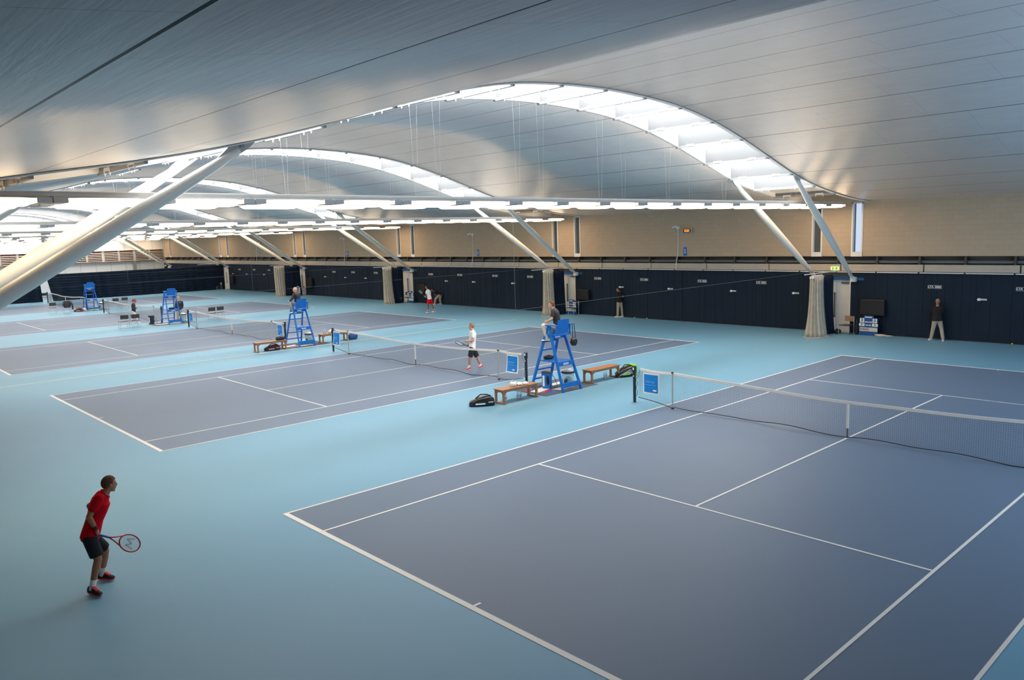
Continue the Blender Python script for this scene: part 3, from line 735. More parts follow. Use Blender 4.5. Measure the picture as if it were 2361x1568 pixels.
# ------------------------------------------------------------ umpire chairs (faces -x, origin on the floor)
def leg_x(z, s):  # s=-1 front, +1 rear
    return s*(.02+(.70 if s < 0 else .72)*(1-z/2.12))
def leg_y(z, s): return s*(.30+.125*(1-z/2.12))
def make_umpire_chair():
    r = thing('umpire_chair', 'chair', 'umpire chair')
    for a in (-1, 1):
        for b in (-1, 1):
            g = MB(); g.bar((leg_x(0, a), leg_y(0, b), 0), (leg_x(2.12, a)*1.0, leg_y(2.12, b), 2.12), .045, .095, (1, 0, 0)); g.build('leg', M['blue'], r, bevel=.006)
    for z in (.30, .62, 1.29, 1.58):
        x = leg_x(z, -1); g = MB(); g.box(x-.05, x+.05, leg_y(z, -1), leg_y(z, 1), z-.022, z+.022); g.build('rung', M['blue'], r)
    g = MB(); g.box(leg_x(.95, -1), leg_x(.95, 1), leg_y(.95, -1), leg_y(.95, 1), .93, .955); g.build('shelf', M['blue'], r)
    x = leg_x(.9, 1); g = MB(); g.box(x-.02, x+.05, leg_y(.9, -1)-.02, leg_y(.9, 1)+.02, .81, .955); g.build('shelf_apron', M['blue'], r, bevel=.006)
    g2 = MB(); g2.box(x+.05, x+.056, -.13, .11, .845, .905); q = g2.build('sponsor_mark', M['text_white'], r)
    text('lettering', 'AEGON', .05, M['text_pale'], (x+.058, .0, .875), (pi/2, 0, pi/2), r)
    x = leg_x(.2, 1); g = MB(); g.box(x-.01, x+.04, leg_y(.2, -1)-.02, leg_y(.2, 1)+.02, .13, .29); g.build('crossbar', M['blue'], r, bevel=.006)
    x = leg_x(.2, -1)
    # seat
    g = MB(); g.box(-.16, .40, -.30, .30, 1.80, 1.84); g.build('seat', M['blue'], r, bevel=.01)
    g = MB(); g.box(.10, .14, -.31, .31, 1.68, 1.80); g.box(-.12, -.08, -.31, .31, 1.70, 1.80); g.build('seat_apron', M['blue'], r)
    g = MB(); g.box(.141, .146, -.13, .11, 1.71, 1.77); g.build('sponsor_mark', M['text_white'], r)
    g = MB(); N = 8; rs = []
    for i in range(N+1):
        y = -.26+.52*i/N; zt = 2.31+.025*(1-(y/.26)**2); xx = .38+.03*(1-(y/.26)**2)
        rs.append([(xx-.06, y, 1.86), (xx-.03, y, 1.86), (xx+.05, y, zt), (xx+.02, y, zt)])
    g.rings(rs); g.build('backrest', M['blue'], r)
    for b in (-1, 1):
        g = MB(); g.box(-.10, .44, b*.33-.045, b*.33+.045, 2.12, 2.155); g.build('armrest', M['blue'], r, bevel=.008)
        g = MB(); g.box(.36, .41, b*.31-.02, b*.31+.02, 1.80, 2.12); g.build('arm_post', M['blue'], r)
        g = MB(); g.bar((leg_x(1.62, -1)-.052 if b < 0 else leg_x(1.62, -1)-.052, leg_y(1.62, b), 1.55), (leg_x(1.42, -1)-.052, leg_y(1.42, b), 1.42), .035, .006, (1, 0, 0)); g.build('sponsor_mark', M['text_white'], r)
    return r
uc0 = make_umpire_chair()
UC = [(-9.80, .12, 'blue umpire chair with the seated man in charcoal shirt and cream trousers'), (-27.30, .12, 'blue umpire chair with the seated bald man in a dark jacket'),
      (-44.90, .20, 'empty blue umpire chair with black bag on its shelf, beside the standing man'), (-62.75, .10, 'smallest empty umpire chair, yellow bag at its foot, before the navy drape')]
for i, (x, y, lab) in enumerate(UC):
    o = uc0 if i == 0 else copy_tree(uc0); o.location = (x, y, .008); o['label'] = lab; o['group'] = 'umpire chairs'
o = copy_tree(uc0); o.location = (-80.6, -.35, 0); o['label'] = 'farthest umpire chair, a blue sliver past the left navy drape'; o['group'] = 'umpire chairs'

# floor mats
def floor_mat_obj(x, y, lab):
    r = thing('floor_mat', lab, 'mat', (x, y, 0), 0, 'mats under the umpire chairs')
    g = MB(); g.box(-.95, .83, -1.20, 1.32, 0, .008); g.build('mat_sheet', M['mat_grey'], r)
    c = MB()
    c.quad((-.1, -1.0, .0085), (.25, -.95, .0085), (.05, -.15, .0085), (-.35, -.1, .0085)); c.quad((.2, -.3, .0085), (.5, -.2, .0085), (.45, .55, .0085), (.15, .5, .0085)); c.quad((-.5, .3, .0085), (-.2, .2, .0085), (-.25, .8, .0085), (-.55, .85, .0085))
    c.build('mat_logo_white', M['text_white'], r)
    c = MB(); c.quad((.27, -.9, .0086), (.42, -.85, .0086), (.30, -.3, .0086), (.12, -.3, .0086)); c.quad((-.45, -1.0, .0086), (-.15, -1.0, .0086), (-.4, -.6, .0086), (-.5, -.6, .0086)); c.build('mat_logo_red', M['racket_red'], r)
    c = MB(); c.quad((.45, -.8, .0086), (.58, -.7, .0086), (.50, -.35, .0086), (.36, -.35, .0086)); c.build('mat_logo_blue', M['blue'], r)
    return r
floor_mat_obj(-9.95, .15, 'dark grey floor mat with red and white logo under the nearest umpire chair')
floor_mat_obj(-27.45, .15, 'dark floor mat under the umpire chair of the bald man')
floor_mat_obj(-45.05, .2, 'dark floor mat under the empty umpire chair with the shelf bag')
floor_mat_obj(-62.9, .1, 'floor mat under the smallest umpire chair before the navy drape')

# ------------------------------------------------------------ benches (long in y)
def make_bench():
    r = thing('bench', 'bench', 'bench')
    for k in range(4): 
        g = MB(); g.box(-.215+.109*k, -.215+.103+.109*k, -.77, .77, .43, .455); g.build('seat_slat', M['wood'], r)
    for a in (-1, 1):
        for b in (-1, 1):
            g = MB(); g.box(a*.175-.03, a*.175+.03, b*.70-.03, b*.70+.03, .05, .37); g.build('leg', M['wood'], r)
            g = MB(); g.prism([(a*.175, b*.67, .37), (a*.175, b*.67, .29), (a*.175, b*.56, .37)], (-.015, 0, 0), (.015, 0, 0)); g.prism([(a*.145, b*.70, .37), (a*.145, b*.70, .29), (a*.06, b*.70, .37)], (0, -.015, 0), (0, .015, 0)); g.build('corner_brace', M['wood'], r)
        g = MB(); g.box(a*.175-.014, a*.175+.014, -.74, .74, .365, .43); g.build('side_rail', M['wood'], r)
        g = MB(); g.box(-.235, .235, a*.70-.03, a*.70+.03, 0, .05); g.build('foot_rail', M['wood'], r, bevel=.01)
        g = MB(); g.box(-.2, .2, a*.70-.03, a*.70+.03, .365, .43); g.build('end_rail', M['wood'], r)
    return r
b0 = make_bench()
for i, (x, y, lab) in enumerate([(-9.47, -2.0, 'wooden bench with crumpled white towels on it, left of the nearest umpire chair'), (-9.55, 2.15, 'wooden bench with the lime and black bag at its end'),
                                 (-26.85, -1.68, 'wooden bench with a navy bundle on it, left of the bald umpire'), (-27.05, 1.85, 'wooden bench partly hidden by the net banner, right of the bald umpire')]):
    o = b0 if i == 0 else copy_tree(b0); o.location = (x, y, 0); o['label'] = lab; o['group'] = 'wooden benches'

# ------------------------------------------------------------ folding visitor chairs
def make_chair(backm):
    r = thing('visitor_chair', 'chair', 'chair')
    fr = MB()
    for s in (-1, 1):
        fr.tube([(.22, s*.24, .84), (.20, s*.25, .45), (.20, s*.25, .03), (.16, s*.25, .012), (-.2, s*.25, .012), (-.22, s*.25, .04), (-.22, s*.25, .43)], .011, 6)
    fr.tube([(-.22, -.25, .43), (-.22, .25, .43)], .010, 6); fr.tube([(.2, -.25, .43), (.2, .25, .43)], .010, 6)
    fr.build('chair_frame', M['steel'], r)
    g = MB(); rs = []
    for i in range(7):
        y = -.24+.48*i/6; c = .035*(1-(y/.24)**2); rs.append([(.215+c, y, .60), (.235+c, y, .60), (.245+c, y, .85), (.225+c, y, .85)])
    g.rings(rs); g.build('backrest', backm, r)
    g = MB(); rs = []
    for i in range(7):
        x = -.24+.46*i/6; dz = -.02*sin(pi*i/6); rs.append([(x, -.235, .435+dz), (x, .235, .435+dz), (x, .235, .465+dz), (x, -.235, .465+dz)])
    g.rings(rs); g.build('seat', M['blackg'], r)
    return r
ch0 = make_chair(mat('grey_mesh_back', (.045, .045, .042), .7))
CH = [(-44.75, -2.80, 'black mesh chair with steel legs nearest the tennis ball, left of the walking woman'), (-44.72, -2.15, 'black mesh chair right in front of the walking woman'),
      (-44.95, 2.85, 'left one of the two black chairs right of the standing man'), (-45.1, 3.5, 'right one of the two black chairs right of the standing man'),
      (-63.2, -2.62, 'leftmost black chair, beside the jacket-draped chair'), (-62.9, -1.66, 'black chair buried under a dark jacket, left of the smallest umpire chair'),
      (-63.05, 2.05, 'left one of two small black chairs over the net behind the woman'), (-63.3, 2.85, 'right one of two small black chairs over the net behind the woman'),
      (-79.9, .42, 'black chair standing in the gap between the navy drapes')]
for i, (x, y, lab) in enumerate(CH):
    o = ch0 if i == 0 else copy_tree(ch0); o.location = (x, y, 0); o['label'] = lab; o['group'] = 'black mesh chairs'
ch1 = make_chair(M['tan']); ch1.location = (-7.95, 17.85, 0); ch1.rotation_euler = (0, 0, radians(80)); ch1['label'] = 'brown-backed chair standing before the nearest white door'; ch1['group'] = 'brown-backed chairs by the doors'
for x, y, lab in ((-25.3, 17.95, 'dark chair behind the scoreboard nearest the charcoal-shirted umpire'), (-43.3, 17.8, 'dark-backed chair behind the scoreboard near the player in red shorts'), (-60.85, 18.12, 'brown-backed chair behind the scoreboard by the bald umpire'), (-78.1, 17.3, 'farthest brown-backed chair at the far door')):
    o = copy_tree(ch0 if 'dark' in lab else ch1); o.location = (x, y, 0); o.rotation_euler = (0, 0, radians(85)); o['label'] = lab; o['group'] = 'chairs by the doors'
# dark jacket hung over a chair
m = MB(); rs = []
for j in range(9):
    t = j/8; z = .93-.55*t; w = .22+.07*sin(pi*t); d = .05+.05*t
    rs.append([(-62.70+d*cos(a)*(1+.1*sin(4*a)), -1.66+w*sin(a)*(1+.05*cos(5*a)), z) for a in [2*pi*k/24 for k in range(24)]])
m.rings(rs)
jk = tag(m.build('jacket', M['dark_cloth'], smooth=True), 'dark jacket spread over the back of a chair left of the smallest umpire chair', 'jacket')
m = MB(); m.tube([(-62.68, -1.40, .86), (-62.62, -1.30, .6), (-62.6, -1.28, .2)], [.07, .06, .05], 10); m.build('sleeve', M['dark_cloth'], jk, smooth=True)
m = MB(); m.tube([(-62.68, -1.9, .82), (-62.62, -1.96, .62), (-62.6, -1.86, .45)], [.07, .06, .05], 10); m.build('sleeve', M['dark_cloth'], jk, smooth=True)

# ------------------------------------------------------------ bags, towels, bottles, coolers
def blob(name, c, ax, m, label=None, cat=None, group=None, seed=0, rough=.18, parent=None, flat=True, rz=0, nn=26):
    rnd = random.Random(seed); g = MB(); g.ell((0, 0, 0), (ax[0], 0, 0), (0, ax[1], 0), (0, 0, ax[2]), nn, 14); ph = [rnd.uniform(0, 6) for _ in range(6)]
    vs = []
    for x, y, z in g.v:
        k = 1+rough*(sin(x/ax[0]*4+ph[0])*sin(y/ax[1]*5+ph[1])+.5*sin(x/ax[0]*9+y/ax[1]*7+ph[2])*sin(z/ax[2]*5+ph[3]))
        z2 = z*k
        if flat and z2 < -ax[2]*.72: z2 = -ax[2]*.72
        xx, yy = x*k, y*k; vs.append((c[0]+xx*cos(rz)-yy*sin(rz), c[1]+xx*sin(rz)+yy*cos(rz), c[2]+z2+(ax[2]*.72 if flat else 0)))
    g.v = vs; o = g.build(name, m, parent, smooth=True)
    if label: tag(o, label, cat, group)
    return o
def racket_bag(c, rz, L, Wd, H, m, label, stripe=None, seed=0):
    r = thing('racket_bag', label, 'bag', (c[0], c[1], c[2]), rz, 'racket bags')
    g = MB(); rs = []
    prof_ = [(-1, .25, .30), (-.93, .55, .50), (-.7, .75, .62), (-.4, .88, .80), (0, .97, .95), (.4, 1, 1), (.75, .95, .95), (.93, .72, .72), (1, .35, .35)]
    for t, w, h in prof_:
        rs.append([(t*L/2, w*Wd/2*max(-1, min(1, 1.25*cos(a)))*(1+.03*sin(9*t+3*a)), H*h*(.5+.5*max(-1, min(1, 1.12*sin(a))))*(1+.04*sin(11*t+5*a))) for a in [2*pi*k/28 for k in range(28)]])
    g.rings(rs); g.build('bag_body', m, r, smooth=True)
    g = MB(); g.tube([(-.25*L, -.1*Wd, H*.8), (-.05*L, -.02*Wd, H*1.16), (.2*L, .0, H*1.12), (.35*L, .05*Wd, H*.95)], .018, 8); g.build('shoulder_strap', M['black'], r)
    g = MB(); g.tube([(-.46*L, 0, H*.62), (0, 0, H*.97), (.46*L, 0, H*.9)], .006, 5); g.build('zip', M['steel'], r)
    g = MB(); g.box(-.28*L, .10*L, -Wd*.5-.004, -Wd*.47, H*.22, H*.36); g.box(.22*L, .42*L, -Wd*.5-.002, -Wd*.46, H*.38, H*.46); g.build('brand_strip', stripe or M['text_white'], r)
    return r
racket_bag((-9.72, -3.22, 0), radians(60), .78, .36, .30, M['blackg'], 'glossy black racket bag at the left end of the bench with towels')
rb = racket_bag((-9.33, 3.20, 0), radians(75), .85, .34, .36, M['blackg'], 'black and lime racket bag by the nearest net post', M['lime'])
g = MB(); g.box(.28, .40, -.17, .19, .02, .40); g.prism([(-.1, .14, .30), (.38, .14, .30), (.38, .14, .44), (.2, .14, .38)], (0, 0, 0), (0, .05, 0)); g.build('lime_panel', M['lime'], rb, bevel=.03)
g = MB()
for k in range(4): g.bar((-.35+.07*k, -.15, .08+.03*k), (.1+.05*k, -.18, .26-.05*k), .012)
g.build('zip_piping', M['tape'], rb)
racket_bag((-26.95, -1.55, 0), radians(80), .74, .32, .26, M['maroon'], 'brown and white racket bag lying under the bench left of the bald umpire')
racket_bag((-62.7, -.85, 0), radians(80), .7, .35, .25, M['maroon'], 'dark red bag on the floor between the jacket-draped chair and the smallest umpire chair')
blob('kit_bag', (-27.05, 2.95, 0), (.16, .26, .19), M['blue_d'], 'blue bag on the floor at the right end of the half-hidden bench', 'bag', seed=3)
blob('folded_jacket', (-26.82, -1.15, .456), (.13, .24, .10), M['navy_cloth'], 'navy and white clothes bundle on the bench left of the bald umpire', 'clothes', seed=5)
blob('towel', (-9.50, -2.10, .456), (.11, .14, .075), M['shirt_w'], 'largest crumpled white towel on the bench left of the nearest umpire chair', 'towel', 'white towels', 1, .3)
blob('towel', (-9.45, -1.88, .456), (.09, .10, .055), M['shirt_w'], 'middle crumpled white towel of the three on the nearest bench', 'towel', 'white towels', 2, .3)
blob('towel', (-9.38, -1.68, .456), (.08, .09, .05), M['shirt_w'], 'smallest white towel, closest to the umpire chair on the nearest bench', 'towel', 'white towels', 4, .3)
blob('towel', (-27.1, 1.75, .456), (.09, .14, .10), M['shirt_w'], 'white towel on the half-hidden bench behind the net post', 'towel', 'white towels', 6, .25)
blob('towel', (-62.9, -.45, 0), (.16, .24, .13), M['shirt_w'], 'white towel heap at the foot of the smallest umpire chair', 'towel', 'white towels', 8, .25)
blob('cap', (-10.12, .12, .955+.008), (.14, .18, .07), M['black'], 'black cap and pouch on the shelf of the nearest umpire chair', 'cap', seed=7)
blob('pouch', (-44.85, .25, .955+.008), (.16, .22, .06), M['black'], 'flat black pouch on the shelf of the empty umpire chair', 'pouch', seed=9)
blob('kit_bag', (-62.6, .3, .008), (.16, .30, .06), M['ball'], 'flat yellow-green bag at the foot of the smallest umpire chair', 'bag', seed=12)
r = thing('shoulder_bag', 'black bag hanging by its strap from the right arm of the nearest umpire chair', 'bag', (-9.38, .58, 1.60))
blob('bag_body', (0, 0, -.05), (.12, .13, .14), M['blackg'], parent=r, seed=11, rough=.08, flat=False)
g = MB(); g.tube([(-.03, -.03, .07), (-.02, -.04, .56), (.02, .0, .56), (.05, .03, .07)], .012, 6); g.build('strap', M['black'], r)
def cool_bag(x, y, rz, m, lab):
    r = thing('cooler_bag', lab, 'bag', (x, y, .008), rz, 'tall cooler bags')
    g = MB(); g.rings([[(s*a_, b_*q, z) for a_, b_ in ((-.15, -.10), (.15, -.10), (.17, 0), (.15, .10), (-.15, .10), (-.17, 0))] for s, q, z in ((.82, .9, 0), (.95, 1, .05), (1.0, 1, .35), (1.05, 1.1, .52))]); g.build('bag_body', m, r, bevel=.02)
    g = MB(); g.box(-.16, .16, -.115, .115, .52, .56); g.build('bag_lid', M['blackg'], r, bevel=.01)
    g = MB(); g.box(-.12, -.05, -.108, -.102, .08, .44); g.build('side_mark', M['text_white'], r)
    g = MB(); g.box(-.165, -.158, -.07, .03, .22, .42); g.build('side_mark', M['text_white'], r)
    g = MB(); g.tube([(.12, .10, .50), (.24, .16, .28), (.30, .20, .06), (.20, .14, .05)], .010, 6); g.build('strap', M['black'], r)
    g = MB(); g.ell((.06, -.10, .28), (.05, 0, 0), (0, .03, 0), (0, 0, .17)); g.build('side_pocket', M['blackg'], r)
cool_bag(-10.02, -.08, radians(28), M['blue'], 'tall blue cooler bag with white strips under the nearest umpire chair')
cool_bag(-45.95, -.72, radians(28), M['navy_cloth'], 'navy cooler bag on the left end of the mat by the empty umpire chair')
def cooler(x, y, lab, s=1.0):
    r = thing('ice_bucket', lab, 'ice bucket', (x, y, .008), 0, 'clear ice buckets')
    g = MB(); g.cyl((0, 0), .17*s, 0, .50, .21*s, 24); g.build('bucket_wall', M['clear'], r, smooth=False)
    g = MB(); g.rings([[((.215*s+d)*cos(a), (.215*s+d)*sin(a), z) for a in [2*pi*k/24 for k in range(24)]] for d, z in ((-.01, .49), (.015, .49), (.015, .54), (-.01, .54))]); g.build('rim', M['blackg'], r)
    g = MB(); g.ell((0, 0, .52), (.19*s, 0, 0), (0, .19*s, 0), (0, 0, .10), 20, 10); g.build('lid', M['shirt_w'], r, smooth=True)
    g = MB(); g.prism([(.10, -.155, .12), (.10, -.155, .32), (.0, -.20, .27), (.0, -.20, .10)], (0, 0, 0), (.02, -.01, 0)); g.build('side_label', M['cyan_glass'], r)
    g = MB(); g.ell((0, 0, .20), (.13*s, 0, 0), (0, .13*s, 0), (0, 0, .18), 14, 8); g.build('cups_inside', M['shirt_w'], r)
cooler(-9.60, .50, 'clear ice bucket with black rim beneath the shelf of the nearest umpire chair')
cooler(-27.3, .62, 'clear ice bucket beneath the shelf of the bald man\'s umpire chair')
cooler(-45.1, 1.02, 'clear ice bucket with white lid beside the net post right of the standing man')
cooler(-63.0, .98, 'small ice bucket with white lid right of the smallest umpire chair')
def bottle(x, y, z, lab):
    r = thing('water_bottle', lab, 'bottle', (x, y, z), 0, 'water bottles')
    g = MB(); g.rings([[(q*cos(a), q*sin(a), h) for a in [2*pi*k/14 for k in range(14)]] for q, h in ((.032, 0), (.036, .02), (.036, .15), (.03, .18), (.013, .205), (.013, .225))]); g.build('bottle_body', M['clear'], r, smooth=True)
    g = MB(); g.cyl((0, 0), .037, .07, .12, n=14); g.build('bottle_label', mat('pink_label', (.75, .5, .62), .6) if 'pink_label' not in bpy.data.materials else bpy.data.materials['pink_label'], r)
    g = MB(); g.cyl((0, 0), .016, .22, .245, n=12); g.build('bottle_cap', M['text_white'], r)
bottle(-9.62, -2.32, 0, 'water bottle standing under the left half of the bench with towels')
bottle(-9.58, -1.85, 0, 'left one of the bottle pair under the bench with towels')
bottle(-9.55, -1.75, 0, 'right one of the bottle pair under the bench with towels')
bottle(-9.60, 2.36, 0, 'left water bottle under the bench with the lime and black bag')
bottle(-9.62, 2.50, 0, 'right water bottle under the bench with the lime and black bag')
bottle(-27.05, 1.30, .456, 'taller-looking clear bottle on the half-hidden bench, left of the other')
bottle(-27.05, 1.42, .456, 'clear bottle on the half-hidden bench, next to the white towel')
def ball(x, y, lab, z=.033):
    o = MB().ell((x, y, z), (.033, 0, 0), (0, .033, 0), (0, 0, .033), 16, 10).build('tennis_ball', M['ball'], smooth=True); tag(o, lab, 'tennis ball', 'tennis balls')
ball(-1.30, 18.35, 'tennis ball by the canvas at the right edge of the picture')
ball(-20.75, 18.3, 'left one of two tennis balls right of the person in black polo')
ball(-19.85, 18.3, 'right one of two tennis balls right of the person in black polo')
ball(-44.85, -2.92, 'tennis ball on the left corner of the left black chair by the walking woman', .50)
ball(-75.5, -1.1, 'tiny tennis ball far off on the grey fifth court')
ball(-46.2, .95, 'tennis ball held low beside the standing man behind the empty umpire chair', .42)
# towel dropped at the far wall, small dark bag
r = blob('towel', (-6.45, 18.0, 0), (.24, .14, .06), mat('cream_towel', (.62, .52, .44), .9), 'cream towel lying on the floor right of the nearest scoreboard', 'towel', seed=13)
g = MB(); g.tube([(-6.3, 18.02, .03), (-5.95, 18.1, .04)], [.04, .012], 8); g.build('towel_tail', M['tape'], r)
blob('kit_bag', (-8.35, 17.85, 0), (.14, .14, .14), M['black'], 'small black bag on the floor between the navy drape and the nearest door', 'bag', seed=14)
blob('ball_bin', (-7.55, 18.1, 0), (.09, .15, .42), M['black'], 'black bin bag between the brown chair and the nearest scoreboard', 'bag', seed=15, rough=.06)

# ------------------------------------------------------------ scoreboards
def scoreboard(x, y, vals, names, lab):
    r = thing('scoreboard', lab, 'scoreboard', (x, y, 0), 0, 'blue scoreboards')
    g = MB(); g.prism([(-.43, 0, 0), (.43, 0, 0), (.43, 0, .12), (.40, 0, .12), (.40, 0, .80), (.22, 0, .80), (.22, 0, .92), (-.22, 0, .92), (-.22, 0, .80), (-.40, 0, .80), (-.40, 0, .12), (-.43, 0, .12)], (0, 0, 0), (0, .08, 0)); g.build('board', M['blue_d'], r)
    g = MB(); g.box(-.35, -.30, .08, .35, 0, .03); g.box(.30, .35, .08, .35, 0, .03); g.build('foot', M['dark_metal'], r)
    g = MB(); g.box(-.16, .16, -.006, 0, .82, .87); g.box(-.16, .16, -.006, 0, .60, .645); g.box(-.12, .12, -.006, 0, .455, .50); g.build('caption_strip', M['text_white'], r)
    text('lettering', 'GAMES', .045, M['text_black'], (0, -.008, .622), (pi/2, 0, 0), r); text('lettering', 'SETS', .045, M['text_black'], (0, -.008, .477), (pi/2, 0, 0), r)
    for (cx, cz, w, h), v in zip([(-.29, .69, .10, .10), (.29, .69, .10, .10), (-.30, .49, .13, .065), (.30, .49, .13, .065)], vals):
        g = MB(); g.box(cx-w, cx+w, -.01, 0, cz-h, cz+h); g.build('number_card', M['text_white'], r)
        text('digit', v, h*1.9, M['text_black'], (cx, -.013, cz), (pi/2, 0, 0), r, bold=.004)
    for cx, v, c in ((-.205, names[0], M['text_black']), (.215, names[1], bpy.data.materials['green_ink'] if 'green_ink' in bpy.data.materials else mat('green_ink', (.08, .18, .06), .7))):
        g = MB(); g.box(cx-.20, cx+.20, -.01, 0, .19, .37); g.build('name_card', mat('name_card', (.62, .58, .52), .7) if 'name_card' not in bpy.data.materials else bpy.data.materials['name_card'], r)
        if v: text('lettering', v, .12, c, (cx, -.013, .28), (pi/2, 0, 0), r, bold=.002)
scoreboard(-7.0, 18.0, ('3', '0', '0', '0'), ('EVANS', ''), 'blue scoreboard showing 3 and 0 beside the nearest white door')
scoreboard(-25.6, 18.05, ('2', '4', '0', '0'), ('', ''), 'blue scoreboard right behind the umpire in the charcoal shirt')
scoreboard(-42.85, 18.0, ('0', '0', '0', '0'), ('', ''), 'blue scoreboard left of the player in red shorts')
scoreboard(-60.4, 17.55, ('0', '0', '0', '0'), ('', ''), 'small blue scoreboard right of the bald umpire')

